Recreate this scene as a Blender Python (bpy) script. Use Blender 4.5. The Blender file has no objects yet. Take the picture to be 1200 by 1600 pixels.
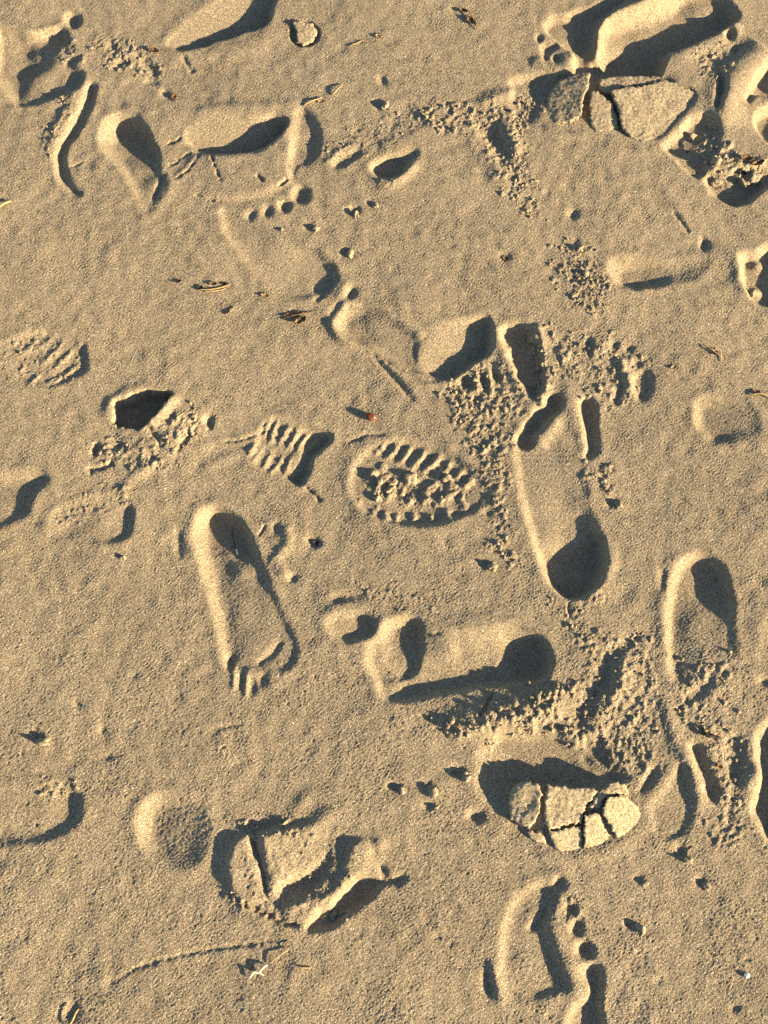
import bpy, math, random
import numpy as np
from mathutils import Vector
from mathutils.geometry import delaunay_2d_cdt

random.seed(7)
RNG = np.random.default_rng(11)
scene = bpy.context.scene
COL = scene.collection

# ------------------------------------------------------------------ camera, sky, sun, exposure
CAM_H, TILT, HALF = 1.475, math.radians(20.0), math.tan(math.radians(23.0))
cam_d = bpy.data.cameras.new('camera')
cam = bpy.data.objects.new('camera', cam_d)
COL.objects.link(cam)
cam.location = (0, 0, CAM_H)
cam.rotation_euler = (TILT, 0, 0)
cam_d.sensor_fit = 'VERTICAL'
cam_d.angle = math.radians(46.0)
cam_d.clip_start = 0.05
cam_d.clip_end = 400
scene.camera = cam

SUN_EL, SUN_AZ = math.radians(14.5), math.radians(-24.0)      # azimuth measured from +x
to_sun = Vector((math.cos(SUN_EL) * math.cos(SUN_AZ), math.cos(SUN_EL) * math.sin(SUN_AZ), math.sin(SUN_EL)))
w = bpy.data.worlds.new('World')
scene.world = w
w.use_nodes = True
nt = w.node_tree
bg = nt.nodes['Background']
sky = nt.nodes.new('ShaderNodeTexSky')
sky.sky_type = 'NISHITA'
sky.sun_disc = False
sky.sun_elevation = SUN_EL
sky.sun_rotation = math.atan2(to_sun.x, to_sun.y)
sky.air_density = 1.0
sky.dust_density = 0.5
nt.links.new(sky.outputs[0], bg.inputs[0])
bg.inputs[1].default_value = 0.05
sun_d = bpy.data.lights.new('sun', 'SUN')
sun_d.energy = 5.0
sun_d.angle = math.radians(0.5)
sun_d.color = (1.0, 0.79, 0.49)
sun = bpy.data.objects.new('sun', sun_d)
COL.objects.link(sun)
sun.location = to_sun * 5
sun.rotation_euler = to_sun.to_track_quat('Z', 'Y').to_euler()

vs = scene.view_settings
vs.view_transform = 'Standard'
vs.look = 'None'
vs.exposure = 2.02
vs.gamma = 1.0
vs.use_curve_mapping = False
scene.render.engine = 'CYCLES'

# ------------------------------------------------------------------ helpers: picture pixel -> place on the beach
def G(px, py):
    u = (px / 1200 - 0.5) * 2 * HALF * 0.75
    v = (0.5 - py / 1600) * 2 * HALF
    dy = v * math.cos(TILT) + math.sin(TILT)
    dz = v * math.sin(TILT) - math.cos(TILT)
    k = -CAM_H / dz
    return (u * k, dy * k)

def GP(pts):
    return np.array([G(*p[:2]) for p in pts])

def mm_per_px(px, py):
    a, b = G(px - 5, py), G(px + 5, py)
    return (b[0] - a[0]) * 100.0

# ------------------------------------------------------------------ materials
def node(nt, t, **kw):
    n = nt.nodes.new(t)
    for k, v in kw.items():
        setattr(n, k, v)
    return n

def sand_material(name, tint=(1, 1, 1), bump=0.75):
    m = bpy.data.materials.new(name)
    m.use_nodes = True
    t = m.node_tree
    b = t.nodes['Principled BSDF']
    b.inputs['Roughness'].default_value = 0.93
    b.inputs['Specular IOR Level'].default_value = 0.22
    geo = node(t, 'ShaderNodeNewGeometry')
    L = t.links.new
    vor = node(t, 'ShaderNodeTexVoronoi')
    vor.inputs['Scale'].default_value = 1000
    L(geo.outputs['Position'], vor.inputs['Vector'])
    sep = node(t, 'ShaderNodeSeparateColor')
    L(vor.outputs['Color'], sep.inputs[0])
    ramp = node(t, 'ShaderNodeValToRGB')
    e = ramp.color_ramp.elements
    cols = [(0.0, (.07, .053, .036)), (.08, (.13, .10, .068)), (.22, (.242, .193, .128)), (.6, (.288, .233, .157)),
            (.90, (.340, .279, .194)), (.97, (.46, .40, .30)), (1.0, (.64, .58, .47))]  # random grain tones; the rare palest stops also paint glints into the colour
    e[0].position, e[0].color = cols[0][0], (*cols[0][1], 1)
    e[1].position, e[1].color = cols[-1][0], (*cols[-1][1], 1)
    for p, c in cols[1:-1]:
        n = e.new(p)
        n.color = (*c, 1)
    L(sep.outputs[0], ramp.inputs[0])
    big = node(t, 'ShaderNodeTexNoise')
    big.inputs['Scale'].default_value = 5.5
    big.inputs['Detail'].default_value = 5
    L(geo.outputs['Position'], big.inputs['Vector'])
    br = node(t, 'ShaderNodeMapRange')
    br.inputs['From Min'].default_value = .3
    br.inputs['From Max'].default_value = .7
    br.inputs['To Min'].default_value = .93
    br.inputs['To Max'].default_value = 1.06
    L(big.outputs[0], br.inputs[0])
    mul = node(t, 'ShaderNodeMix', data_type='RGBA', blend_type='MULTIPLY')
    mul.inputs[0].default_value = 1
    L(ramp.outputs[0], mul.inputs[6])
    comb = node(t, 'ShaderNodeCombineColor')
    for i in range(3):
        mm = node(t, 'ShaderNodeMath', operation='MULTIPLY')
        mm.inputs[1].default_value = tint[i]
        L(br.outputs[0], mm.inputs[0])
        L(mm.outputs[0], comb.inputs[i])
    L(comb.outputs[0], mul.inputs[7])
    L(mul.outputs[2], b.inputs['Base Color'])
    nn = node(t, 'ShaderNodeTexNoise')
    nn.inputs['Scale'].default_value = 560
    nn.inputs['Detail'].default_value = 3
    nn.inputs['Roughness'].default_value = .65
    L(geo.outputs['Position'], nn.inputs['Vector'])
    n1 = node(t, 'ShaderNodeMath', operation='MULTIPLY_ADD')
    n1.inputs[1].default_value = -.9
    L(vor.outputs['Distance'], n1.inputs[0])
    L(nn.outputs[0], n1.inputs[2])
    bp = node(t, 'ShaderNodeBump')
    bp.inputs['Strength'].default_value = bump
    bp.inputs['Distance'].default_value = 0.0013
    L(n1.outputs[0], bp.inputs['Height'])
    L(bp.outputs[0], b.inputs['Normal'])
    return m

def plain(name, c1, c2, scale=400, rough=.7, spec=.3):
    m = bpy.data.materials.new(name)
    m.use_nodes = True
    t = m.node_tree
    b = t.nodes['Principled BSDF']
    b.inputs['Roughness'].default_value = rough
    b.inputs['Specular IOR Level'].default_value = spec
    geo = node(t, 'ShaderNodeNewGeometry')
    n1 = node(t, 'ShaderNodeTexNoise')
    n1.inputs['Scale'].default_value = scale
    n1.inputs['Detail'].default_value = 4
    t.links.new(geo.outputs['Position'], n1.inputs['Vector'])
    r = node(t, 'ShaderNodeValToRGB')
    r.color_ramp.elements[0].position = .35
    r.color_ramp.elements[1].position = .65
    r.color_ramp.elements[0].color = (*c1, 1)
    r.color_ramp.elements[1].color = (*c2, 1)
    t.links.new(n1.outputs[0], r.inputs[0])
    t.links.new(r.outputs[0], b.inputs['Base Color'])
    bp = node(t, 'ShaderNodeBump')
    bp.inputs['Strength'].default_value = .4
    bp.inputs['Distance'].default_value = .0006
    t.links.new(n1.outputs[0], bp.inputs['Height'])
    t.links.new(bp.outputs[0], b.inputs['Normal'])
    return m

M_SAND = sand_material('damp_sand')
M_CRUST = sand_material('crust_sand', (1.0, 1.0, 1.0), .5)
M_DRY = sand_material('dry_crust_sand', (1.28, 1.27, 1.22), .5)
M_STRAW = plain('dry_straw', (.26, .17, .075), (.42, .30, .15))
M_PALE = plain('bleached_straw', (.62, .52, .34), (.80, .72, .55))
M_BROWN = plain('brown_leaf', (.075, .042, .02), (.20, .12, .06), 260)
M_DARK = plain('charred_twig', (.012, .011, .010), (.04, .032, .026), 300)
M_RED = plain('red_seed', (.085, .026, .014), (.15, .05, .026), 220, .38, .5)
M_ORANGE = plain('orange_chip', (.24, .085, .025), (.36, .16, .05))
M_SHELL = plain('shell_white', (.72, .70, .66), (.86, .84, .80), 300, .4, .5)

# ------------------------------------------------------------------ the beach as one grid of heights
def grow(d0, far, k):
    out, d, x = [], d0, 0.0
    while x < far:
        d *= k
        x += d
        out.append(x)
    return np.array(out)

FX = 0.615
xs_f = np.arange(-FX, FX + 1e-9, 0.00130)
gx = grow(0.0013, 45, 1.11)
XS = np.concatenate([(-FX - gx)[::-1], xs_f, xs_f[-1] + gx])
ys = [-0.10]
while ys[-1] < 1.405:
    ys.append(ys[-1] + 0.00116 + 0.00062 * max(0.0, (ys[-1] + .10) / 1.5))
ys_f = np.array(ys)
XS = XS.astype(np.float64)
YS = np.concatenate([(ys_f[0] - gx)[::-1], ys_f, ys_f[-1] + grow(0.0018, 45, 1.11)])
NX, NY = len(XS), len(YS)
H = np.zeros((NY, NX))
ID = np.zeros((NY, NX), np.int32)
ROUGH = np.ones((NY, NX))

def tile(n, lam, spread=.45, seed=0):
    """periodic band-limited noise, n x n cells, wavelength lam in cells, unit rms"""
    r = np.random.default_rng(seed)
    f = np.fft.rfft2(r.standard_normal((n, n)))
    ky = np.fft.fftfreq(n)[:, None]
    kx = np.fft.rfftfreq(n)[None, :]
    k = np.sqrt(kx * kx + ky * ky) + 1e-9
    f *= np.exp(-(np.log(k * lam) / spread) ** 2) / np.sqrt(k)
    f[0, 0] = 0
    a = np.fft.irfft2(f, (n, n))
    return a / a.std()

class Noise:
    def __init__(self, size, n, lam, spread, seed):
        self.size, self.n, self.t = size, n, tile(n, lam * n / size, spread, seed)
    def __call__(self, x, y):
        n = self.n
        fx = (np.asarray(x) / self.size) * n
        fy = (np.asarray(y) / self.size) * n
        ix, iy = np.floor(fx).astype(int), np.floor(fy).astype(int)
        tx, ty = fx - ix, fy - iy
        a, b, c, d = ix % n, (ix + 1) % n, iy % n, (iy + 1) % n
        t = self.t
        return (t[c, a] * (1 - tx) + t[c, b] * tx) * (1 - ty) + (t[d, a] * (1 - tx) + t[d, b] * tx) * ty

N_GRAIN = Noise(1.1, 1024, .0042, .42, 1)
N_LUMP = Noise(1.3, 1024, .0085, .5, 2)
N_MID = Noise(1.7, 512, .030, .6, 3)
N_BIG = Noise(2.9, 256, .16, .6, 4)
N_HUGE = Noise(7.3, 256, .9, .6, 5)
N_EDGE = Noise(.9, 512, .012, .7, 6)
N_WAND = Noise(1.9, 512, .035, .5, 12)
N_FINE = Noise(.8, 1024, .0032, .5, 13)
N_GATE = Noise(1.5, 512, .11, .6, 9)

THINGS = [None]          # id 0 is the open sand
def thing(name, label, cat, group=None):
    THINGS.append(dict(name=name, label=label, cat=cat, group=group, parent=0))
    return len(THINGS) - 1
def part(name, parent, label=None):
    THINGS.append(dict(name=name, label=label, cat=None, group=None, parent=parent))
    return len(THINGS) - 1

def smooth(t):
    t = np.clip(t, 0, 1)
    return t * t * (3 - 2 * t)

def curve(pts, closed=True, sub=4):
    p = np.array([q[:2] for q in pts], float)
    n = len(p)
    out = []
    rng = range(n) if closed else range(n - 1)
    for i in rng:
        if closed:
            a, b, c, d = p[(i - 1) % n], p[i], p[(i + 1) % n], p[(i + 2) % n]
        else:
            a, b, c, d = p[max(i - 1, 0)], p[i], p[i + 1], p[min(i + 2, n - 1)]
        for k in range(sub):
            t = k / sub
            out.append(.5 * ((2 * b) + (c - a) * t + (2 * a - 5 * b + 4 * c - d) * t * t + (3 * b - a - 3 * c + d) * t ** 3))
    if not closed:
        out.append(p[-1])
    return np.array(out)

def window(g, pad):
    x0, x1 = np.searchsorted(XS, [g[:, 0].min() - pad, g[:, 0].max() + pad])
    y0, y1 = np.searchsorted(YS, [g[:, 1].min() - pad, g[:, 1].max() + pad])
    sl = (slice(y0, y1), slice(x0, x1))
    X, Y = np.meshgrid(XS[x0:x1], YS[y0:y1])
    return sl, X, Y

def seg_dist(g, X, Y, closed):
    n = len(g)
    best = np.full(X.shape, 1e9)
    par = np.zeros(X.shape)
    inside = np.zeros(X.shape, bool)
    m = n if closed else n - 1
    for i in range(m):
        ax, ay = g[i]
        bx, by = g[(i + 1) % n]
        dx, dy = bx - ax, by - ay
        l2 = dx * dx + dy * dy + 1e-15
        t = np.clip(((X - ax) * dx + (Y - ay) * dy) / l2, 0, 1)
        d = (X - ax - t * dx) ** 2 + (Y - ay - t * dy) ** 2
        k = d < best
        best = np.where(k, d, best)
        par = np.where(k, (i + t) / m, par)
        if closed and ay != by:
            c = (ay > Y) != (by > Y)
            inside ^= c & (X < (bx - ax) * (Y - ay) / (by - ay) + ax)
    best = np.sqrt(best)
    return (np.where(inside, -best, best) if closed else best), par

def idw(ctrl, X, Y, k):
    num = np.zeros(X.shape)
    den = np.zeros(X.shape)
    for c in ctrl:
        gx_, gy_ = G(c[0], c[1])
        wgt = 1.0 / (((X - gx_) ** 2 + (Y - gy_) ** 2) + .00006) ** 1.5
        v = c[k]
        num += wgt * v
        den += wgt
    return num / den

def ell(cx, cy, rx, ry, ang=0, n=18):
    a = math.radians(ang)
    out = []
    for i in range(n):
        t = 2 * math.pi * i / n
        x, y = rx * math.cos(t), ry * math.sin(t)
        out.append((cx + x * math.cos(a) - y * math.sin(a), cy + x * math.sin(a) + y * math.cos(a)))
    return out

DS, WS = .82, .85
LATE, NOW = [], [False]      # crisp things are pressed in after the soft relief has slumped
def later(f):
    def g(*a, **k):
        late = k.pop('late', f.__name__ == 'crumble' or (f.__name__ == 'ridge' and a[1] < 5.0))
        if late and not NOW[0]:
            LATE.append((f, a, k))
        else:
            f(*a, **k)
    return g

def mark(pts, pid):
    g = GP(curve(pts, True, 3))
    sl, X, Y = window(g, .01)
    s, _ = seg_dist(g, X, Y, True)
    ID[sl][s + .0006 * N_WAND(X, Y) < 0] = pid

@later
def dig(pts, ctrl, wall=9.0, flat=.85, jit=1.2, pid=None, rim=None, rimw=6.0, rough=None, sub=3, plane=False):
    """press a closed outline into the sand; ctrl = (x, y, depth mm[, wall mm]) points, negative depth raises"""
    if not isinstance(ctrl, (list, tuple)):
        ctrl = [(pts[0][0], pts[0][1], ctrl)]
    g = GP(curve(pts, True, sub))
    sl, X, Y = window(g, .02 + rimw * .003)
    s, _ = seg_dist(g, X, Y, True)
    s = s + .001 * (.8 * min(jit, 1.2) * N_WAND(X, Y) + (.12 + max(0, jit - 1) * .75) * N_EDGE(X, Y))
    if rim is None:
        rim = .6 if pid else 0.0
    if rough is None:
        rough = .72 if pid else 1.0
    if plane:                                   # a straight sloping floor through the control points
        q = np.array([(*G(c[0], c[1]), 1.0) for c in ctrl])
        k = np.linalg.lstsq(q, np.array([c[2] for c in ctrl], float), rcond=None)[0]
        dep = np.clip(k[0] * X + k[1] * Y + k[2], -20 if flat == 0 else 0, 0 if flat == 0 else 60) * .001
    else:
        dep = idw([(c[0], c[1], c[2]) for c in ctrl], X, Y, 2) * .001
    wl = idw([(c[0], c[1], c[3] if len(c) > 3 else wall) for c in ctrl], X, Y, 2) * .001
    dep = dep * DS
    wl = wl * WS
    u_ = np.clip(-s / wl, 0, 1)
    t = .25 * smooth(u_) + .75 * (1 - (1 - u_) ** 1.5)
    h = H[sl]
    h *= (1 - flat * t)
    h -= dep * t
    if rim:
        h += rim * .001 * np.exp(-((s - .0006 * rimw) / (rimw * .001)) ** 2) * (1 - t)
    ROUGH[sl] *= (1 - t * (1 - rough))
    if pid:
        ID[sl][s < 0.0] = pid

@later
def ridge(pts, wd, hh, pid=None, taper=.18, jit=.5, sharp=2.0):
    g = GP(curve(pts, False, 4))
    sl, X, Y = window(g, wd * .0035)
    d, u = seg_dist(g, X, Y, False)
    d = d + jit * .001 * N_EDGE(X + 3.1, Y)
    tp = smooth(np.minimum(u, 1 - u) / taper) * .85 + .15 if taper else 1.0
    prof = np.exp(-np.abs(d / (wd * .001)) ** sharp)
    H[sl] += hh * .001 * DS * tp * prof
    if pid:
        ID[sl][(d < wd * .00095)] = pid

def blob(cx, cy, rx, ry, ang, hh):
    """smooth swelling (or hollow), radii in picture pixels"""
    k = mm_per_px(cx, cy) * .001
    gx_, gy_ = G(cx, cy)
    r = max(rx, ry) * k * 2.6
    sl, X, Y = window(np.array([(gx_, gy_)]), r)
    a = -math.radians(ang)
    dx, dy = (X - gx_) / k, (Y - gy_) / k / 1.05
    u = dx * math.cos(a) + dy * math.sin(a)
    v = -dx * math.sin(a) + dy * math.cos(a)
    H[sl] += hh * .001 * DS * np.exp(-((u / rx) ** 2 + (v / ry) ** 2))

CRUMBS = []
@later
def crumble(pts, n, r0=1.2, r1=3.2, lump=1.0, amp=.58, real=.25):
    """a patch of broken, crumbly sand: lumps in the surface plus loose crumbs; r in mm"""
    g = GP(curve(pts, True, 3))
    sl, X, Y = window(g, .015)
    s, _ = seg_dist(g, X, Y, True)
    mask = smooth((-s + .004 + .006 * N_WAND(X, Y)) / .022)
    gate = smooth(.72 + .5 * N_WAND(X * 1.7 + .3, Y * 1.7 + .8)) * mask
    big = N_LUMP(X, Y)
    H[sl] += lump * .001 * (mask * (.34 * N_LUMP(X * .6 + .9, Y * .6) + .16 * big) + gate * (.24 * np.maximum(big, -.4) + .36 * N_FINE(X, Y)))
    lo, hi = g.min(0), g.max(0)
    made, tries = 0, 0
    n = int(n * .95)
    add = np.zeros(X.shape)
    x0, y0 = sl[1].start, sl[0].start
    while made < n and tries < n * 8:
        tries += 1
        x, y = random.uniform(lo[0], hi[0]), random.uniform(lo[1], hi[1])
        j, i = np.searchsorted(XS, x) - x0, np.searchsorted(YS, y) - y0
        if not (2 < i < X.shape[0] - 3 and 2 < j < X.shape[1] - 3) or random.random() > gate[i, j] ** 1.5 + .04 * mask[i, j]:
            continue
        made += 1
        r = (r0 * .65 + (r1 * 1.25 - r0 * .65) * random.random() ** 5) * .001
        if random.random() < real:
            CRUMBS.append((x, y, r * .72))
            continue
        c = int(r / .0011) + 2
        a, b, e, f = max(i - c, 0), i + c + 1, max(j - c, 0), j + c + 1
        el = random.uniform(.7, 1.4)
        q = ((X[a:b, e:f] - x) * el) ** 2 + ((Y[a:b, e:f] - y) / el) ** 2
        q = np.sqrt(np.clip(1 - q / (r * r), 0, 1)) * r * amp
        add[a:b, e:f] = np.maximum(add[a:b, e:f], q)
    H[sl] += add

def slump(h, sig):
    r = int(sig * 3 + 1)
    k = np.exp(-.5 * (np.arange(-r, r + 1) / sig) ** 2)
    k /= k.sum()
    for ax in (0, 1):
        p = np.pad(h, [(r, r) if ax == 0 else (0, 0), (r, r) if ax == 1 else (0, 0)], mode='edge')
        out = np.zeros_like(h)
        for i, wgt in enumerate(k):
            out += wgt * (p[i:i + h.shape[0], :] if ax == 0 else p[:, i:i + h.shape[1]])
        h = out
    return h

def hz(x, y):
    j = int(np.clip(np.searchsorted(XS, x), 1, NX - 1))
    i = int(np.clip(np.searchsorted(YS, y), 1, NY - 1))
    tx = (x - XS[j - 1]) / (XS[j] - XS[j - 1])
    ty = (y - YS[i - 1]) / (YS[i] - YS[i - 1])
    return float((H[i - 1, j - 1] * (1 - tx) + H[i - 1, j] * tx) * (1 - ty) + (H[i, j - 1] * (1 - tx) + H[i, j] * tx) * ty)

XX, YY = np.meshgrid(XS, YS)
def base(x, y):
    far = np.hypot(x, y - .65)
    return .0005 * N_BIG(x, y) + .0018 * N_HUGE(x, y) + np.clip(far - 1.2, 0, 3) * .012 * N_HUGE(x * .4 + 2, y * .4)
H += .00030 * N_MID(XX, YY)

# ------------------------------------------------------------------ prints pressed into the sand (outlines in picture pixels, depths in mm)
BARE, SHOE, HOLE = 'bare footprints in the damp sand', 'shoe prints in the damp sand', 'holes dug into the sand'

def wob(p, k=2.5):
    return (p[0] + random.uniform(-k, k), p[1] + random.uniform(-k, k))

# upper edge: long scuffed print
p = thing('footprint', 'scuffed print with bright bank and dark slot at the top edge, beside a flake', 'footprint', BARE)
dig([(256, 68), (288, 30), (330, 2), (375, -30), (440, -40), (426, 8), (418, 34), (385, 46), (350, 58), (320, 68), (285, 77)],
    [(262, 62, 1), (300, 22, 0), (350, -12, 0), (300, 72, 14), (360, 54, 19), (415, 30, 21), (425, 0, 19)], wall=6, plane=True, pid=p, jit=1.0)
ridge([(255, 80), (330, 82), (400, 68), (440, 30)], 16, 3)
ridge([(285, 84), (292, 98), (302, 112)], 4, -3)
dig(ell(476, 52, 25, 21, 10), 7, wall=4, jit=.6, late=True)

# upper left: deep print cut by the frame
p = thing('footprint', 'deep print with a dark pit cut by the left edge, near the top corner', 'footprint', BARE)
dig([(-22, 62), (-8, 38), (20, 42), (50, 50), (95, 38), (112, 62), (122, 100), (128, 118), (112, 140), (70, 158), (38, 165), (14, 152), (-8, 128), (-24, 95)],
    [(35, 70, 22, 12), (35, 95, 20, 10), (-6, 80, 19, 32), (10, 130, 15, 28), (62, 78, 14, 7), (60, 120, 6, 16), (100, 125, 8, 10), (45, 160, 6, 5), (100, 80, 3, 20), (60, 54, 14, 7)], pid=p, flat=.5)
blob(78, 100, 18, 26, 0, 3)
q = part('toe_print', p)
dig(ell(112, 28, 15, 13, 20), 9, wall=9, pid=q)
q = part('toe_print', p)
dig(ell(116, 122, 13, 18, 25), 8, wall=8, pid=q)
ridge([(2, 40), (30, 45), (62, 48), (100, 36)], 6, 3)
crumble([(80, 75), (120, 60), (132, 85), (105, 100), (85, 98)], 60)

crumble([(140, 62), (175, 55), (230, 68), (258, 112), (235, 130), (185, 110), (150, 95)], 200, 1.0, 3.2, 1.1)
for x, y, rx, ry, an in ((222, 92, 16, 7, 35), (240, 108, 12, 7, 20), (235, 125, 14, 5, 0), (175, 72, 9, 6, 40), (185, 100, 16, 5, -30), (262, 145, 12, 7, 40), (112, 92, 16, 5, -25)):
    dig(ell(x, y, rx, ry, an), 5, wall=5, jit=2, flat=.2)

# curved drag mark
p = thing('drag_mark', 'narrow curved dark groove dragged below the upper left prints', 'drag mark')
dig([(138, 128), (150, 132), (148, 152), (137, 180), (124, 205), (108, 228), (101, 250), (106, 272), (118, 292), (128, 305), (112, 302), (92, 284), (84, 262), (86, 236), (98, 214), (112, 188), (126, 156)],
    [(140, 145, 8, 6), (130, 175, 7, 7), (95, 240, 7, 6), (95, 270, 8, 6), (122, 300, 7, 4)], pid=p)
ridge([(120, 135), (104, 175), (86, 210), (76, 245)], 9, 3.0)
crumble([(90, 150), (122, 135), (118, 180), (95, 225), (72, 260), (62, 230), (80, 185)], 190, 1, 2.6)
ridge([(108, 260), (118, 258), (130, 252)], 1.5, -2)

# print with the hooked dark hollow
p = thing('footprint', 'upright print with a bright crescent left wall and a hooked dark hollow', 'footprint', BARE)
dig([(200, 176), (222, 186), (232, 205), (243, 228), (251, 248), (250, 262), (258, 285), (245, 318), (232, 340), (222, 330), (206, 296), (184, 262), (162, 240), (153, 212), (160, 188), (178, 176)],
    [(198, 198, 26, 22), (220, 213, 23, 8), (238, 235, 13, 6), (165, 205, 20, 30), (172, 240, 14, 26), (195, 275, 9, 18), (215, 270, 6, 14), (225, 320, 2, 14), (246, 285, 1, 8), (240, 262, 5, 7)], pid=p, jit=.8)
ridge([(252, 262), (266, 284), (262, 305), (250, 318)], 5.5, 2.5)
ridge([(258, 270), (246, 296), (240, 312)], 3.5, -4)

# wide print with the bright bank and the cracked floor
p = thing('footprint', 'sideways print with a rounded bright bank, dark slot and a row of toe pits', 'footprint', BARE)
mark([(284, 210), (300, 184), (330, 173), (400, 180), (440, 164), (478, 166), (492, 200), (476, 260), (462, 290), (440, 300), (380, 316), (320, 316), (276, 302), (262, 285), (290, 245)], p)
dig([(262, 287), (285, 262), (305, 242), (350, 240), (400, 237), (430, 215), (450, 190), (458, 215), (455, 262), (454, 284), (440, 296), (385, 313), (320, 314), (280, 302)], [(300, 275, -2, 9), (380, 270, -4, 9), (440, 270, -5, 9), (350, 250, -5, 8), (445, 210, -5, 9)], flat=0)
dig([(286, 210), (302, 184), (332, 174), (365, 176), (400, 183), (430, 178), (449, 188), (442, 206), (420, 223), (395, 235), (350, 239), (308, 236)],
    [(288, 208, 0), (315, 178, 0), (380, 178, 7), (310, 236, 15), (390, 236, 25), (444, 200, 21)], wall=6, plane=True, jit=.8)
ridge([(290, 176), (350, 168), (420, 166), (470, 158)], 9, 2.5)
dig([(458, 175), (478, 166), (496, 190), (504, 220), (494, 250), (470, 262), (456, 285), (452, 250), (458, 210)], [(468, 210, 7, 12), (490, 210, 8, 12), (460, 265, 4, 9)], flat=.3)
for x, y, rx, ry in ((470, 305, 15, 13), (444, 322, 11, 10), (418, 332, 10, 8), (393, 335, 8, 6)):
    q = part('toe_print', p)
    dig(ell(x, y, rx * 1.1, ry * 1.1, -25), 7, wall=8, pid=q, jit=2.0)
for ln in ([(313, 242), (302, 256), (288, 272), (272, 280)], [(330, 245), (336, 262), (345, 285)], [(300, 302), (318, 310), (345, 314)], [(258, 228), (272, 222), (284, 214)], [(300, 238), (280, 250), (262, 262)]):
    ridge(ln, 1.5, -3.2, taper=.1, jit=1.2)
for ln in ([(402, 276), (412, 286)], [(436, 292), (450, 282)]):
    ridge(ln, 2.2, -5, taper=.1)

# shallow print below it
p = thing('footprint', 'very shallow print below the row of toe pits, pale along its lower end', 'footprint', BARE)
dig([(342, 326), (380, 334), (440, 352), (480, 380), (515, 405), (528, 432), (512, 455), (470, 468), (430, 462), (400, 430), (370, 395), (348, 362)],
    [(356, 350, 6, 13), (380, 390, 5, 16), (425, 445, 6, 34), (465, 445, 9, 45), (506, 444, 9, 8), (518, 424, 7, 8), (440, 370, 1, 25)], pid=p, flat=.5)
ridge([(490, 470), (510, 455), (528, 428)], 4, -4.5)
ridge([(525, 470), (535, 452), (545, 440)], 6, 3.5)
dig(ell(548, 456, 9, 12, 20), 5, wall=6)
dig(ell(524, 483, 10, 16, 30), 5, wall=6)

# small toe dent
p = thing('toe_dent', 'short isolated dent with a bright crumbly lip, right of the toe pits', 'toe dent')
dig([(580, 262), (592, 252), (625, 240), (650, 234), (652, 248), (638, 262), (625, 275), (600, 280), (586, 275)],
    [(610, 262, 13, 7), (645, 240, 5, 10), (625, 270, 12, 5)], pid=p)
ridge([(588, 284), (610, 290), (632, 276), (655, 256)], 7, 6)
crumble([(585, 280), (615, 284), (625, 295), (600, 298)], 25, 1.5, 3)
dig(ell(540, 250, 26, 10, -28), [(540, 250, 5, 7)])
ridge([(505, 258), (530, 240), (560, 226)], 6, 2.5)
ridge([(590, 235), (640, 215), (690, 195)], 14, 2.2)

# right of it: dragged crumbly trail
crumble([(640, 170), (700, 152), (745, 168), (800, 150), (850, 132), (862, 160), (830, 200), (835, 260), (852, 330), (835, 352), (800, 330), (770, 280), (745, 225), (700, 215), (650, 200)], 1500, .9, 3.0, 1.0)
crumble([(500, 230), (560, 190), (640, 165), (700, 190), (640, 215), (560, 250), (520, 262)], 260, .9, 2.2, .6)
p = thing('drag_mark', 'rough crumbly furrow dragged diagonally beside the cracked crust', 'drag mark')
dig([(728, 178), (750, 186), (775, 190), (790, 215), (800, 250), (785, 262), (765, 240), (748, 215)], [(745, 190, 4, 12), (780, 215, 7, 12), (790, 245, 4, 12)], pid=p, jit=2.5)
ridge([(785, 188), (800, 215), (812, 245)], 10, 5, jit=2.5)
ridge([(745, 165), (790, 150), (830, 138)], 9, 5, jit=2.5)
ridge([(695, 195), (740, 225), (765, 255), (790, 300)], 12, 2.5, jit=2.5)
crumble([(862, 380), (905, 372), (935, 400), (960, 445), (945, 495), (900, 490), (872, 455), (858, 420)], 800, .9, 2.6, .9)

# upper right: trench with high banks
p = thing('footprint', 'deep trench print with a tall sunlit bank at the top right', 'footprint', BARE)
blob(1040, 20, 130, 40, -18, 9)
dig([(846, 42), (865, 25), (900, 18), (935, 4), (990, -12), (940, 40), (932, 70), (930, 110), (915, 125), (900, 118), (895, 85), (868, 66)],
    [(880, 45, 12, 10), (915, 80, 20, 8), (915, 112, 20, 5), (950, 10, 8, 12)], pid=None, jit=1.8)
dig([(930, 118), (931, 60), (938, 40), (965, 26), (1020, 6), (1070, -20), (1115, -15), (1150, 6), (1152, 30), (1120, 50), (1085, 66), (1040, 86), (1032, 116), (990, 124)],
    [(945, 60, 16, 16), (1000, 40, 22, 30), (1050, 25, 24, 32), (960, 105, 32, 8), (1020, 95, 32, 7), (1060, 72, 28, 7), (1120, 30, 24, 9), (1110, 0, 14, 14)], pid=p, jit=1.6, flat=.5)
ridge([(934, 100), (936, 60), (946, 36), (985, 16), (1040, -4), (1090, -25)], 11, 10, taper=.08)
ridge([(1045, 96), (1090, 76), (1130, 54), (1160, 36)], 14, 6)
for x, y in ((1142, 50), (1152, 76)):
    dig(ell(x, y, 10, 10), 6, wall=6)
dig([(1165, 150), (1180, 118), (1200, 95), (1240, 80), (1240, 150), (1192, 145), (1172, 158)], [(1190, 130, 20, 8), (1172, 145, 12, 10), (1220, 110, 22, 8)], jit=1.5)
ridge([(1128, 200), (1140, 140), (1165, 100), (1200, 70)], 24, 12, taper=.1)
blob(1078, 150, 50, 48, 0, 7)
dig([(1178, 185), (1200, 160), (1260, 150), (1260, 240), (1215, 235), (1195, 215)], [(1195, 195, 20, 9), (1240, 195, 22, 8)], jit=1.2)
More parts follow.
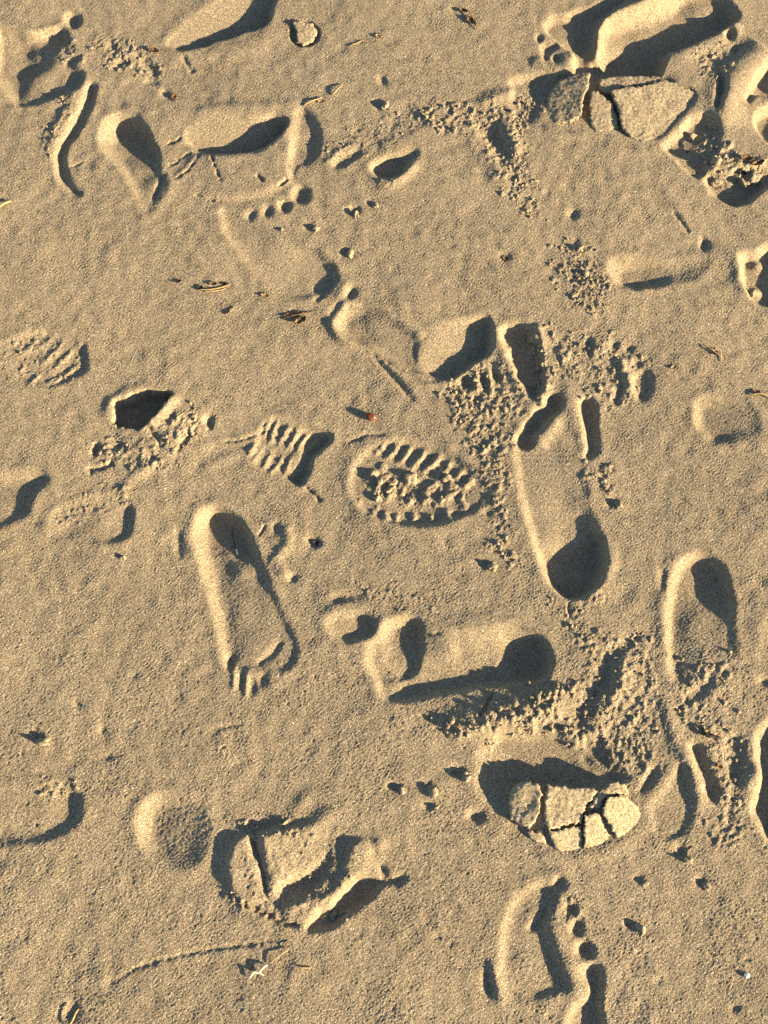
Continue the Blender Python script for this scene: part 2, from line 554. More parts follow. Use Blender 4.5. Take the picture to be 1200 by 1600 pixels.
dig([(1120, 118), (1130, 112), (1133, 140), (1126, 168), (1116, 172), (1118, 145)], 7, wall=6, jit=1.5)
crumble([(1080, 75), (1120, 60), (1150, 90), (1145, 120), (1110, 125), (1080, 110)], 90, 1.2, 3.5)
for x, y, r in ((842, 62, 7), (855, 78, 11), (866, 72, 7), (869, 92, 8), (852, 92, 6)):
    dig(ell(x, y, r, r), 6, wall=5)
ridge([(830, 90), (850, 105), (880, 108), (897, 80)], 10, 5, jit=2)
# crust bed and slumped hole right of it
dig([(800, 125), (850, 116), (868, 128), (850, 160), (838, 190), (805, 195), (795, 160)], [(830, 130, 10, 9), (815, 170, 5, 14)], jit=2, flat=.4)
dig([(848, 122), (900, 118), (960, 118), (1035, 118), (1055, 132), (1088, 146), (1082, 164), (1060, 186), (1040, 210), (1000, 218), (930, 190), (880, 182), (856, 178)], 5, wall=8, flat=.8)
ridge([(846, 200), (880, 212), (920, 214)], 8, 3)
ridge([(940, 226), (985, 238), (1030, 236)], 10, 2.5)
p = thing('collapsed_hole', 'collapsed hole full of leaf scraps and lumps, cut by the right edge', 'hole')
dig([(1035, 228), (1060, 205), (1082, 182), (1110, 182), (1128, 200), (1120, 240), (1105, 270), (1085, 280), (1055, 250)], [(1060, 225, 12, 8), (1085, 200, 12, 8), (1080, 260, 12, 8), (1110, 220, 5, 12)], jit=2.2, pid=p)
dig([(1100, 280), (1112, 302), (1140, 320), (1170, 316), (1200, 290), (1230, 280), (1230, 250), (1180, 255), (1135, 265), (1108, 262)],
    [(1115, 290, 15, 12), (1150, 308, 18, 7), (1185, 295, 17, 7), (1180, 260, 9, 10), (1130, 270, 9, 10)], jit=1.0, pid=p)
crumble([(1085, 215), (1125, 205), (1160, 235), (1200, 240), (1210, 280), (1160, 300), (1120, 285), (1095, 260)], 260, 1.2, 4.5, 1.5, real=.2)
ridge([(1030, 280), (1060, 330), (1078, 362)], 10, 1.6)
ridge([(1050, 330), (1065, 350), (1076, 366)], 3, -2.6)
dig([(1090, 366), (1100, 372), (1108, 388), (1094, 392), (1096, 380)], 6, wall=5)

# right side, mid height
p = thing('footprint', '', 'footprint', BARE)
THINGS[p]['label'] = 'shallow blurred print with a pale rounded left end, above a small crossed twig'
dig([(948, 420), (958, 405), (990, 402), (1040, 408), (1090, 402), (1110, 412), (1100, 430), (1070, 440), (1040, 446), (1000, 455), (972, 452), (955, 440)],
    [(958, 420, 15, 32), (990, 440, 13, 11), (1030, 445, 9, 12), (1060, 430, 5, 20), (1095, 418, 1, 20)], pid=p)
p = thing('footprint', 'deep print with rough dark floor cut by the right edge below a pale rim', 'footprint', BARE)
dig([(1152, 405), (1175, 392), (1240, 380), (1240, 480), (1195, 480), (1175, 470), (1160, 445)], [(1160, 420, 20, 14), (1190, 430, 20, 9), (1185, 465, 16, 8)], pid=p, jit=1.5)
blob(1185, 410, 10, 9, 0, 8)
blob(1183, 453, 8, 7, 0, 8)
ridge([(1100, 396), (1140, 400), (1156, 430), (1164, 470)], 13, 3.2)
p = thing('heel_print', 'round shallow heel mark alone near the right edge, pale on its left', 'heel print')
dig([(1082, 640), (1095, 622), (1130, 618), (1170, 632), (1190, 660), (1182, 682), (1150, 692), (1115, 692), (1092, 675)],
    [(1080, 648, 12), (1190, 660, 1), (1130, 692, 8), (1135, 618, 4)], wall=20, plane=True, pid=p, flat=.6, rim=.8)

# centre: print pointing left with the bright V and dark right wall
p = thing('footprint', 'sideways print with a bright scooped slope ending in a dark wall, at centre', 'footprint', BARE)
dig([(524, 505), (532, 485), (548, 474), (575, 476), (612, 496), (648, 520), (680, 545), (700, 580), (680, 590), (650, 582), (615, 568), (585, 545), (560, 535), (535, 525)],
    [(530, 500, 12, 22), (550, 485, 10, 20), (560, 515, 8, 18), (590, 500, 5, 16), (620, 530, 5, 14), (600, 548, 5, 12), (650, 570, 6, 10)], pid=p, flat=.8, jit=.7, rim=2.2)
dig([(648, 545), (660, 522), (690, 506), (735, 497), (764, 496), (769, 520), (766, 548), (738, 568), (706, 592), (680, 588), (655, 575)],
    [(650, 548, 0), (690, 508, 0), (735, 498, 6), (750, 556, 21), (766, 520, 20), (704, 590, 14)], wall=5, plane=True, pid=p, jit=.6, rim=1)
ridge([(530, 478), (520, 505), (534, 530), (556, 540)], 6, 3.5)
ridge([(578, 545), (600, 572), (625, 600), (650, 628)], 4.5, -3.6)
ridge([(590, 552), (620, 575), (655, 590), (690, 596)], 3.5, -3.0)
ridge([(600, 565), (640, 596), (680, 608)], 6, 2.6)
ridge([(745, 560), (715, 585), (690, 600)], 6, 3)

# crumbly crossing of several prints right of centre
crumble([(685, 600), (740, 575), (790, 560), (830, 610), (810, 660), (800, 720), (800, 800), (815, 880), (790, 890), (765, 840), (755, 760), (720, 690)], 1250, 1.0, 3.4, 1.1)
crumble([(850, 500), (900, 515), (960, 525), (1010, 550), (1022, 600), (985, 640), (930, 650), (905, 600), (860, 590)], 520, 1.0, 3.0, .9)
p = thing('hole', 'tall dark rough-walled pit between the bright slope and the crumbly ridges', 'hole', HOLE)
dig([(783, 515), (800, 504), (825, 508), (838, 520), (845, 545), (850, 575), (850, 605), (838, 622), (825, 618), (808, 590), (795, 555)],
    [(800, 530, 15, 9), (830, 560, 16, 8), (835, 605, 13, 9)], pid=p, jit=2.4, rim=1, rimw=8)
ridge([(776, 510), (780, 540), (795, 575), (812, 612)], 6, 2.5, jit=1.5)
ridge([(840, 515), (846, 535)], 6, 6, taper=0)
for x, y, rx, ry, a in ((730, 597, 13, 12, 0), (757, 597, 6, 14, -12), (773, 582, 5, 16, -22), (745, 622, 8, 6, 0)):
    dig(ell(x, y, rx, ry, a), 7, wall=5)
ridge([(745, 580), (745, 612)], 3, 3)
ridge([(763, 580), (768, 612)], 3, 3)
for ln, h in (([(925, 530), (928, 560)], 5), ([(938, 535), (945, 560)], 4), ([(965, 560), (978, 585), (986, 615)], 7), ([(868, 548), (890, 560)], 4)):
    ridge(ln, 6, h, jit=1.5)
for x, y, rx, ry, a in ((1005, 600, 17, 26, 10), (967, 612, 7, 20, 20), (921, 545, 6, 20, 0), (960, 538, 6, 5, 0), (874, 568, 7, 5, 0), (885, 586, 9, 4, 0), (995, 570, 10, 8, 20), (983, 545, 9, 7, 20)):
    dig(ell(x, y, rx, ry, a), 6, wall=7, jit=1.5)

crumble([(822, 520), (850, 530), (862, 570), (860, 620), (835, 632), (826, 590), (832, 550)], 190, 1.2, 4.5, 2.0, real=.45)
# bare foot, heel down
p = thing('footprint', 'bare footprint with a deep round dark heel at its lower end', 'footprint', BARE)
dig([(803, 700), (818, 690), (850, 672), (880, 655), (905, 690), (918, 722), (922, 770), (925, 800), (940, 835), (947, 868), (942, 900), (922, 926), (898, 936), (875, 928), (855, 908), (840, 872), (826, 830), (814, 780), (806, 735)],
    [(815, 710, 5, 10), (855, 705, 4, 14), (888, 676, 0, 14), (905, 720, 1, 16), (855, 765, 4, 10), (915, 780, 1, 16), (850, 830, 9, 12), (900, 830, 12, 14), (860, 890, 22, 14), (900, 880, 29, 12), (935, 870, 28, 7), (900, 925, 28, 7)], pid=p, jit=.8, flat=.85)
ridge([(950, 850), (954, 885), (940, 918), (910, 942)], 8, 3)
for x, y, rx, ry, a in ((819, 685, 20, 15, -20), (834, 664, 17, 14, -35), (848, 645, 17, 14, -35), (864, 632, 15, 20, 30)):
    q = part('toe_print', p)
    dig(ell(x, y, rx, ry, a), 13, wall=8, pid=q)
q = part('toe_print', p)
dig([(905, 622), (922, 615), (932, 640), (934, 680), (935, 705), (922, 720), (908, 712), (915, 690), (908, 655)], [(918, 640, 12, 7), (922, 700, 9, 8)], pid=q)
ridge([(888, 595), (892, 630), (900, 665), (912, 695)], 9, 2.5)
ridge([(838, 695), (858, 675), (872, 655)], 8, 6)
crumble([(905, 720), (950, 730), (970, 770), (945, 775), (920, 750)], 110, 1, 3)
dig(ell(956, 784, 9, 5, -20), 5, wall=5)
crumble([(845, 930), (895, 940), (940, 915), (955, 940), (900, 965), (860, 960)], 170, 1, 2.6)
ridge([(888, 940), (890, 968)], 1.6, -3.5)

# shoe print: heel block and sole with tread
p = thing('shoe_print', 'patterned shoe print with tread bars and a clear heel edge, near the red seed', 'shoe print', SHOE)
dig([(398, 690), (405, 668), (425, 648), (455, 652), (490, 664), (519, 678), (508, 695), (490, 710), (482, 735), (470, 757), (440, 745), (415, 735), (392, 722)],
    [(420, 670, 5, 6), (450, 660, 6, 5), (440, 710, 6, 8), (495, 685, 13, 5), (470, 740, 14, 6), (400, 710, 3, 9)], pid=p, jit=.6)
for a, b in (((424, 650), (408, 682)), ((436, 652), (420, 688)), ((452, 656), (432, 694)), ((468, 664), (446, 698)), ((484, 672), (462, 700)), ((498, 678), (478, 700))):
    q = part('tread_ridge', p)
    ridge([wob(a), wob(((a[0] + b[0]) / 2 + 1, (a[1] + b[1]) / 2)), wob(b)], random.uniform(2.6, 3.6), random.uniform(3.2, 5.6), pid=q, jit=.9, taper=.35)
for a, b in (((400, 690), (385, 712)), ((410, 694), (396, 722)), ((424, 698), (406, 732)), ((440, 704), (420, 740)), ((455, 706), (440, 740))):
    q = part('tread_ridge', p)
    ridge([wob(a), wob(b)], random.uniform(2.8, 4.2), random.uniform(1.6, 4.0), pid=q, jit=1.0, taper=.35)
ridge([(470, 690), (462, 720), (448, 742)], 7, 5, jit=1)
q = part('sole_print', p, 'oval front of the shoe print full of tread lumps')
dig([(548, 735), (560, 712), (590, 692), (625, 684), (665, 690), (705, 706), (735, 728), (760, 750), (770, 772), (755, 792), (725, 806), (690, 818), (650, 822), (610, 815), (575, 802), (555, 785), (543, 760)],
    [(560, 750, 4, 10), (610, 700, 6, 7), (700, 715, 6, 8), (650, 760, 8, 10), (650, 812, 9, 5), (600, 800, 7, 5), (720, 798, 6, 7), (755, 770, 2.5, 12)], pid=q, jit=.6)
for i, (a, b) in enumerate((((600, 690), (584, 706)), ((624, 688), (602, 712)), ((644, 692), (622, 718)), ((666, 698), (640, 728)), ((688, 706), (660, 736)), ((706, 716), (680, 744)), ((724, 728), (700, 752)), ((740, 742), (718, 762)))):
    q2 = part('tread_ridge', q)
    ridge([a, ((a[0] + b[0]) / 2 + 3, (a[1] + b[1]) / 2 + 2), wob(b, 4)], random.uniform(3.6, 5.0), random.uniform(4.5, 7.0), pid=q2, jit=1.0, taper=.35)
for a, b in (((578, 790), (584, 806)), ((598, 792), (602, 812)), ((622, 798), (624, 816)), ((648, 800), (648, 818)), ((674, 798), (676, 816)), ((698, 792), (702, 810)), ((724, 782), (732, 800)), ((568, 772), (556, 786))):
    q2 = part('tread_ridge', q)
    ridge([wob(a, 4), wob(b, 4)], random.uniform(3.4, 5.0), random.uniform(3.0, 6.5), pid=q2, jit=1.1, taper=.35)
crumble([(560, 745), (600, 725), (660, 738), (720, 755), (735, 780), (690, 790), (630, 792), (580, 780)], 70, 2.2, 5.5, 1.5, amp=.4, real=.1)
for a, b in (((572, 742), (590, 730)), ((584, 764), (606, 746)), ((600, 782), (622, 762)), ((612, 742), (634, 728)), ((632, 758), (656, 742)), ((628, 788), (650, 772)), ((664, 764), (684, 748)), ((656, 790), (682, 774)), ((692, 782), (712, 764)), ((700, 758), (716, 748))):
    q2 = part('tread_ridge', q)
    ridge([wob(a, 3), wob(((a[0] + b[0]) / 2, (a[1] + b[1]) / 2), 4), wob(b, 3)], random.uniform(4.0, 5.0), random.uniform(2.5, 5.0), pid=q2, jit=1.6, taper=.4)
ridge([(545, 790), (570, 808), (610, 824), (660, 830), (710, 822), (750, 800)], 7, .8)
ridge([(475, 757), (490, 770), (503, 782)], 2.0, -4)
ridge([(540, 687), (560, 682), (575, 676), (605, 678)], 3, -2.5)
ridge([(300, 700), (340, 690), (390, 684)], 7, 2.6)
ridge([(345, 688), (375, 685), (400, 676)], 2.4, -2.5)
ridge([(310, 730), (350, 715), (392, 700)], 7, 1.8)

# left: faint tread print
p = thing('shoe_print', 'faint shoe print with a few diagonal tread lines near the left edge', 'shoe print', SHOE)
dig([(-10, 540), (30, 525), (60, 514), (95, 520), (125, 535), (138, 555), (130, 582), (95, 600), (50, 606), (10, 600), (-30, 590)], [(60, 560, 3, 14), (125, 570, 6, 8), (70, 520, 5, 7), (0, 570, 1, 14)], pid=p, flat=.5)
for a, b in (((84, 518), (52, 548)), ((100, 526), (62, 568)), ((116, 540), (78, 576)), ((126, 556), (98, 582)), ((122, 570), (62, 602)), ((58, 528), (30, 552)), ((64, 580), (40, 600))):
    q = part('tread_ridge', p)
    ridge([a, ((a[0] + b[0]) / 2 + 2, (a[1] + b[1]) / 2 + 3), wob(b, 4)], random.uniform(3.4, 4.9), random.uniform(1.6, 3.4), pid=q, jit=1.4, taper=.4)
crumble([(0, 530), (60, 512), (135, 545), (125, 590), (40, 605), (0, 600)], 90, 1.2, 2.6, .6)
dig([(55, 522), (68, 516), (85, 516), (75, 526)], 5, wall=4)
dig([(122, 540), (133, 532), (136, 560), (130, 572), (124, 560)], 5, wall=5)

# deep black hole with thrown sand
p = thing('hole', 'deep black hole beside a heap of thrown pale sand, left of the shoe heel', 'hole', HOLE)
blob(275, 660, 46, 34, 15, 10)
blob(225, 700, 40, 25, 15, 3.5)
dig([(176, 640), (178, 626), (195, 618), (215, 610), (245, 607), (268, 611), (262, 628), (246, 648), (232, 662), (215, 670), (195, 668), (178, 662)],
    [(190, 645, 26, 6), (225, 635, 30, 6), (250, 618, 26, 6)], pid=p, jit=2.0, flat=.9, late=True)
ridge([(225, 668), (245, 652), (262, 632), (276, 616)], 9, 10, jit=1.2)
ridge([(165, 655), (172, 630), (195, 612), (225, 602)], 8, 3.5)
crumble([(250, 640), (290, 625), (325, 650), (328, 680), (295, 705), (260, 700), (235, 690)], 150, 1.0, 3.4, 1.0)
crumble([(140, 690), (200, 672), (240, 690), (290, 720), (250, 745), (190, 735), (150, 725)], 140, 1.0, 3.2, 1.0)
for ln in ([(228, 665), (240, 680), (256, 700)], [(275, 705), (290, 685), (305, 668)], [(145, 712), (150, 690)], [(135, 735), (160, 728), (178, 722)]):
    ridge(ln, 4, -4.5, jit=1.6)
ridge([(215, 745), (225, 730), (232, 716)], 8, 3)
for x, y, rx, ry in ((325, 660, 8, 12), (236, 712, 7, 6), (150, 700, 6, 10), (185, 695, 10, 6)):
    dig(ell(x, y, rx, ry, 15), 5, wall=5)

# left edge prints below
p = thing('footprint', 'blurred print with a soft dark hollow cut by the left edge, below the faint tread', 'footprint', BARE)
dig([(-40, 740), (10, 738), (60, 733), (80, 745), (70, 760), (52, 775), (48, 800), (25, 815), (-40, 830)], [(32, 785, 8, 15), (50, 745, 9, 18), (0, 750, 10, 24), (0, 815, 4, 10)], pid=p)
p = thing('heel_print', 'small shallow heel arc with a dark crescent, left of the footprint holding a stem', 'heel print')
dig([(76, 808), (108, 786), (160, 770), (192, 775), (210, 798), (209, 824), (196, 842), (172, 850), (130, 848), (92, 836)], [(90, 812, 5, 20), (130, 790, 4, 22), (202, 815, 6, 7), (185, 844, 4.5, 6), (150, 815, 2, 24)], pid=p, flat=.5)
crumble([(80, 790), (130, 770), (200, 740), (210, 780), (160, 800), (90, 830)], 110, 1, 2.4, .8)
ridge([(60, 830), (100, 812), (140, 795)], 10, 2.2)
ridge([(185, 770), (205, 745), (215, 730)], 5, 2)
dig(ell(278, 850, 10, 26, 0), [(278, 850, 4, 10)])

# bare foot, heel up, with toes
p = thing('footprint', 'bare footprint with heel at its top, toe streaks below and a thin stem inside', 'footprint', BARE)
dig([(330, 787), (357, 794), (380, 816), (400, 856), (416, 890), (430, 925), (442, 958), (458, 985), (467, 1012), (462, 1038), (438, 1052), (400, 1046), (368, 1050), (350, 1043), (343, 1008), (333, 965), (320, 915), (307, 868), (299, 832), (307, 802)],
    [(308, 832, 20, 26), (340, 812, 21, 15), (375, 840, 18, 8), (405, 885, 7, 9), (318, 890, 15, 24), (338, 960, 11, 20), (348, 1020, 8, 15), (390, 960, 6, 14), (430, 945, 2.5, 9), (462, 1010, 3.5, 7), (400, 1010, 3, 12), (380, 1048, 4, 10)], pid=p, jit=.7)
ridge([(440, 998), (425, 1020), (400, 1038)], 4.5, -3.2)
ridge([(350, 850), (368, 880), (380, 900)], 9, 2.5)
for a, b, wd in (((359, 1022), (358, 1046), 5), ((378, 1046), (376, 1078), 5), ((396, 1052), (393, 1088), 5), ((412, 1050), (408, 1074), 5)):
    q = part('toe_print', p)
    ridge([a, ((a[0] + b[0]) / 2, (a[1] + b[1]) / 2), b], wd, -5.5, pid=q, taper=.3)
ridge([(366, 1030), (366, 1080)], 3, 2.5)
ridge([(386, 1052), (384, 1090)], 3, 2.5)
# crumbly bits beside it
ridge([(440, 820), (452, 845), (430, 875), (460, 905)], 6, 4.5, jit=2)
dig(ell(488, 845, 14, 10, 25), [(488, 845, 6, 7)], jit=1.5)
dig(ell(458, 900, 9, 8, 0), 5, wall=6)
dig(ell(430, 825, 4, 12, 10), 3, wall=4)
ridge([(404, 836), (414, 818)], 1.6, -3)

# bare foot lying sideways, heel right
p = thing('footprint', 'deep sideways footprint with heel at its right and a long dark lower wall', 'footprint', BARE)
dig([(588, 1080), (586, 1066), (572, 1040), (575, 1005), (600, 975), (630, 962), (655, 966), (690, 985), (730, 985), (770, 976), (805, 972), (838, 988), (858, 1012), (862, 1038), (848, 1062), (800, 1070), (740, 1078), (690, 1086), (640, 1096), (605, 1096)],
    [(585, 1010, 4, 26), (618, 1000, 5, 18), (640, 1020, 4, 10), (600, 1078, 8, 9), (650, 1085, 14, 8), (695, 1010, 3, 14), (690, 1060, 12, 14), (735, 1015, 12, 34), (770, 992, 18, 42), (720, 1075, 14, 8), (780, 1065, 17, 8), (820, 1030, 29, 16), (850, 1020, 24, 9), (830, 1060, 22, 9), (805, 982, 20, 36)], pid=p, flat=.75, jit=.7)
dig([(568, 1040), (576, 1000), (600, 974), (630, 962), (652, 966), (662, 990), (660, 1025), (648, 1056), (610, 1066), (585, 1060)], [(585, 1010, 8, 26), (618, 985, 11, 12), (650, 1000, 13, 5), (645, 1040, 10, 6), (600, 1050, 6, 14)], flat=.2, jit=.8)
ridge([(760, 1005), (785, 1020), (770, 1040), (750, 1052)], 6, 2.5, jit=1.2)
q = part('toe_print', p)
dig([(506, 975), (515, 960), (540, 952), (570, 958), (588, 972), (584, 990), (562, 1000), (535, 1004), (515, 995)], [(525, 970, 7, 18), (560, 985, 10, 9), (580, 975, 8, 8)], pid=q)
ridge([(595, 960), (600, 1000), (592, 1040)], 8, 3)
dig(ell(540, 932, 30, 10, -10), [(540, 932, 4, 10)], jit=2)
ridge([(510, 955), (540, 944), (575, 950)], 6, 2.5)
crumble([(520, 920), (600, 900), (700, 930), (680, 960), (600, 955)], 120, 1, 2.4, .6)
ridge([(650, 980), (668, 988), (690, 990)], 2, -2.5)

# crumbly bank below it and deep dark hole with cracked crust
blob(800, 1115, 85, 26, -10, 8)
ridge([(690, 1130), (740, 1118), (800, 1108), (860, 1092), (880, 1060)], 16, 5, jit=2)
ridge([(770, 1082), (760, 1105), (748, 1122)], 2.4, -6, jit=1)
ridge([(655, 1115), (680, 1135), (700, 1152)], 2, -3, jit=1)
crumble([(650, 1105), (720, 1120), (800, 1085), (875, 1060), (895, 1085), (880, 1130), (800, 1145), (730, 1160), (690, 1150)], 520, 1.0, 3.8, 1.3)
crumble([(880, 950), (960, 985), (1010, 980), (1030, 1050), (1040, 1150), (1020, 1210), (960, 1210), (920, 1170), (890, 1110), (900, 1040)], 900, 1.0, 3.0, 1.2)
p = thing('hole', 'wide deep dark hole above the cracked crust at lower right', 'hole', HOLE)
dig([(742, 1188), (760, 1152), (800, 1138), (850, 1140), (898, 1158), (930, 1190), (950, 1222), (920, 1240), (860, 1238), (810, 1238), (795, 1262), (785, 1280), (760, 1262), (740, 1225)],
    [(760, 1195, 7, 24), (800, 1150, 11, 16), (860, 1155, 13, 16), (800, 1200, 15, 12), (870, 1205, 15, 12), (930, 1215, 9, 12), (772, 1252, 5, 20)], pid=p, jit=1.6, rim=0)
ridge([(700, 1150), (760, 1136), (830, 1124), (885, 1106)], 10, 5, jit=2.5)
dig([(806, 1240), (850, 1232), (925, 1234), (970, 1236), (990, 1260), (992, 1276), (972, 1290), (930, 1308), (880, 1312), (855, 1306), (832, 1294), (808, 1280)], [(850, 1245, -8, 8), (930, 1245, -8, 8), (820, 1270, -3, 8), (900, 1300, -1, 8), (980, 1275, -2, 8)], flat=.6)
ridge([(826, 1320), (870, 1340), (920, 1338), (970, 1318), (1015, 1292)], 9, 2.5)
crumble([(735, 1160), (780, 1128), (850, 1120), (905, 1140), (920, 1170), (880, 1160), (820, 1150), (770, 1165)], 330, 1.0, 4.0, 1.3)
# blurred furrows between the dark holes
dig([(935, 1020), (960, 1000), (985, 985), (1010, 985), (1005, 1000), (985, 1020), (965, 1050), (960, 1085), (935, 1100), (915, 1130), (895, 1140), (895, 1110), (915, 1070)],
    [(980, 1000, 4, 16), (945, 1060, 5, 18), (905, 1120, 3, 18)], jit=2.6, flat=.4)
ridge([(975, 1020), (970, 1060), (950, 1100), (930, 1140), (925, 1180)], 12, 5, jit=2.5)
dig([(905, 1150), (940, 1150), (960, 1190), (985, 1215), (960, 1230), (925, 1210), (905, 1180)], [(930, 1180, 9, 14)], jit=2, flat=.3)

# right: bare foot, heel up
p = thing('footprint', 'bare footprint with rounded heel up and a thin bright left edge, at right', 'footprint', BARE)
dig([(1088, 862), (1112, 866), (1132, 886), (1143, 925), (1148, 975), (1152, 1030), (1140, 1060), (1100, 1075), (1060, 1072), (1044, 1050), (1040, 1000), (1041, 940), (1047, 900), (1062, 874)],
    [(1048, 905, 15, 19), (1085, 876, 16, 18), (1110, 915, 17, 9), (1138, 920, 13, 7), (1044, 970, 11, 13), (1045, 1040, 8, 11), (1095, 980, 6, 14), (1146, 985, 3, 10), (1100, 1050, 2, 18), (1146, 1040, 1, 10)], pid=p, jit=.7)
ridge([(1036, 900), (1032, 960), (1036, 1020)], 7, 1.5)
dig(ell(1035, 906, 8, 18, 5), [(1035, 906, 4, 7)], flat=.2)
crumble([(1050, 1030), (1140, 1020), (1150, 1060), (1090, 1110), (1060, 1140), (1045, 1090)], 200, 1, 3)
dig([(1065, 1085), (1085, 1070), (1115, 1055), (1118, 1075), (1095, 1095), (1070, 1105)], [(1090, 1080, 5, 12)], jit=2.4)
dig(ell(1075, 1040, 13, 14, 0), [(1075, 1040, 4, 9)], jit=2)
ridge([(1042, 1085), (1046, 1130), (1058, 1165), (1075, 1200), (1088, 1235), (1096, 1270)], 8, 4.2, jit=1.4)
# lower right: slid toe mark beside the crust and rutted sand
p = thing('toe_dent', 'rounded toe scoop with a bright rim just right of the cracked crust', 'toe dent')
dig([(1015, 1255), (1035, 1230), (1055, 1195), (1070, 1190), (1082, 1225), (1086, 1265), (1078, 1290), (1055, 1302), (1030, 1295), (1012, 1280)], [(1030, 1260, 4, 14), (1055, 1250, 4, 14), (1078, 1255, 4, 7), (1055, 1298, 3, 5)], pid=p)
ridge([(1018, 1290), (1045, 1306), (1075, 1296)], 4, -3)
dig([(1000, 1225), (1010, 1200), (1030, 1198), (1022, 1220), (1005, 1240), (990, 1240)], [(1012, 1215, 5, 9)], jit=1.8)
dig(ell(1014, 1222, 7, 14, 25), 5, wall=5)
p = thing('drag_mark', 'dark slanting furrow beneath the black twig near the right edge', 'drag mark')
dig([(1075, 1165), (1090, 1160), (1105, 1185), (1118, 1215), (1125, 1245), (1112, 1256), (1100, 1240), (1088, 1205)], [(1090, 1185, 9, 9), (1112, 1235, 8, 9)], pid=p, jit=1.8)
dig([(1130, 1160), (1150, 1145), (1165, 1165), (1168, 1190), (1155, 1225), (1150, 1270), (1138, 1300), (1132, 1270), (1140, 1225), (1130, 1190)], [(1145, 1175, 5, 12), (1145, 1250, 4, 10)], jit=2.2)
p = thing('hole', 'large dark hollow cut by the right edge beside the furrows', 'hole', HOLE)
dig([(1178, 1160), (1190, 1135), (1208, 1120), (1224, 1130), (1228, 1305), (1206, 1322), (1188, 1300), (1172, 1265), (1175, 1240), (1190, 1215), (1180, 1190)], [(1188, 1160, 13, 18), (1190, 1260, 14, 18), (1220, 1220, 17, 6)], pid=p, jit=1.4)
ridge([(1162, 1235), (1175, 1215), (1188, 1195)], 9, 6)
crumble([(1060, 1110), (1140, 1100), (1170, 1150), (1165, 1240), (1180, 1310), (1140, 1340), (1100, 1310), (1115, 1240), (1095, 1170)], 380, 1, 3.0, 1.0)
dig(ell(1062, 1332, 12, 14, 0), 5, wall=7)
blob(1180, 985, 20, 40, 15, 2.6)
dig(ell(1195, 1065, 14, 8, 0), 5, wall=7)

# round heel and tumbled print at the bottom centre
p = thing('heel_print', 'round shallow heel mark with a bright left curve, beside the tumbled print', 'heel print')
dig([(213, 1285), (222, 1258), (245, 1240), (275, 1240), (305, 1252), (325, 1275), (328, 1310), (318, 1340), (292, 1358), (262, 1356), (235, 1342), (218, 1318)],
    [(218, 1290, 15), (332, 1305, 1), (268, 1242, 9), (270, 1356, 7)], wall=24, plane=True, pid=p, flat=.6, jit=.7, rim=1)
p = thing('footprint', 'tumbled print with pushed up slabs and three dark troughs at bottom centre', 'footprint', BARE)
mark([(350, 1300), (390, 1278), (450, 1278), (520, 1272), (585, 1310), (606, 1370), (560, 1425), (500, 1462), (430, 1445), (375, 1415), (345, 1390), (342, 1340)], p)
dig([(372, 1290), (400, 1278), (438, 1282), (420, 1298), (395, 1306), (376, 1306)], [(395, 1290, 3, 8)], flat=.3)
q = part('raised_slab', p)
dig([(366, 1312), (388, 1300), (396, 1325), (406, 1360), (415, 1398), (400, 1412), (376, 1406), (358, 1390), (353, 1350)], [(355, 1350, -10), (385, 1305, -8), (412, 1380, -5), (378, 1405, -5)], wall=4, plane=True, flat=0, pid=q, jit=1.2)
q = part('raised_slab', p)
dig([(400, 1305), (430, 1292), (470, 1284), (505, 1280), (522, 1300), (512, 1328), (480, 1356), (444, 1378), (434, 1412), (418, 1402), (410, 1360)], [(406, 1320, -11), (418, 1395, -8), (500, 1284, -5), (484, 1356, 0), (440, 1392, -3)], wall=11, plane=True, flat=0, pid=q, jit=.8)
ridge([(395, 1298), (400, 1330), (412, 1368), (416, 1404)], 1.9, -5, jit=.6)
q = part('trough', p)
dig([(437, 1388), (445, 1376), (475, 1358), (500, 1338), (514, 1326), (520, 1345), (505, 1376), (480, 1396), (455, 1402), (443, 1414)], [(450, 1390, 9, 8), (480, 1372, 8, 9), (508, 1342, 4, 10)], pid=q, jit=.8, flat=.3)
q = part('raised_slab', p)
dig([(438, 1420), (460, 1404), (490, 1396), (520, 1380), (535, 1345), (545, 1315), (570, 1308), (586, 1325), (580, 1360), (555, 1378), (535, 1400), (512, 1420), (488, 1445), (460, 1440)], [(545, 1330, -10), (500, 1390, -10), (455, 1412, -8), (585, 1345, -3), (515, 1430, -2)], wall=11, plane=True, pid=q, flat=0, jit=1.4)
q = part('trough', p)
dig([(475, 1454), (482, 1438), (502, 1418), (512, 1424), (530, 1398), (552, 1374), (580, 1365), (602, 1372), (595, 1390), (570, 1412), (545, 1432), (520, 1449), (495, 1457)], [(495, 1442, 9, 7), (530, 1425, 13, 7), (570, 1390, 14, 7), (592, 1376, 8, 9)], pid=q, jit=1.8, flat=.5)
dig([(585, 1345), (600, 1350), (610, 1368), (636, 1362), (632, 1380), (605, 1385), (592, 1368)], [(605, 1372, 8, 8)], jit=2)
ridge([(594, 1312), (590, 1330)], 8, 4)
ridge([(378, 1410), (400, 1420), (425, 1434), (470, 1448)], 2.4, -7, jit=.8, taper=.1)
ridge([(372, 1404), (400, 1434), (440, 1450), (480, 1462)], 10, 2.5)
crumble([(360, 1300), (440, 1290), (520, 1290), (580, 1330), (560, 1400), (500, 1445), (420, 1425), (365, 1395)], 170, .9, 2.6, .6)
crumble([(352, 1280), (440, 1275), (470, 1300), (440, 1306), (380, 1300)], 70, 1.6, 3.5, 1)
crumble([(350, 1395), (380, 1400), (390, 1425), (365, 1420)], 30, 1.2, 3.2, 1)
ridge([(460, 1310), (500, 1285), (530, 1262)], 10, 3)
ridge([(455, 1275), (480, 1245)], 8, 2)

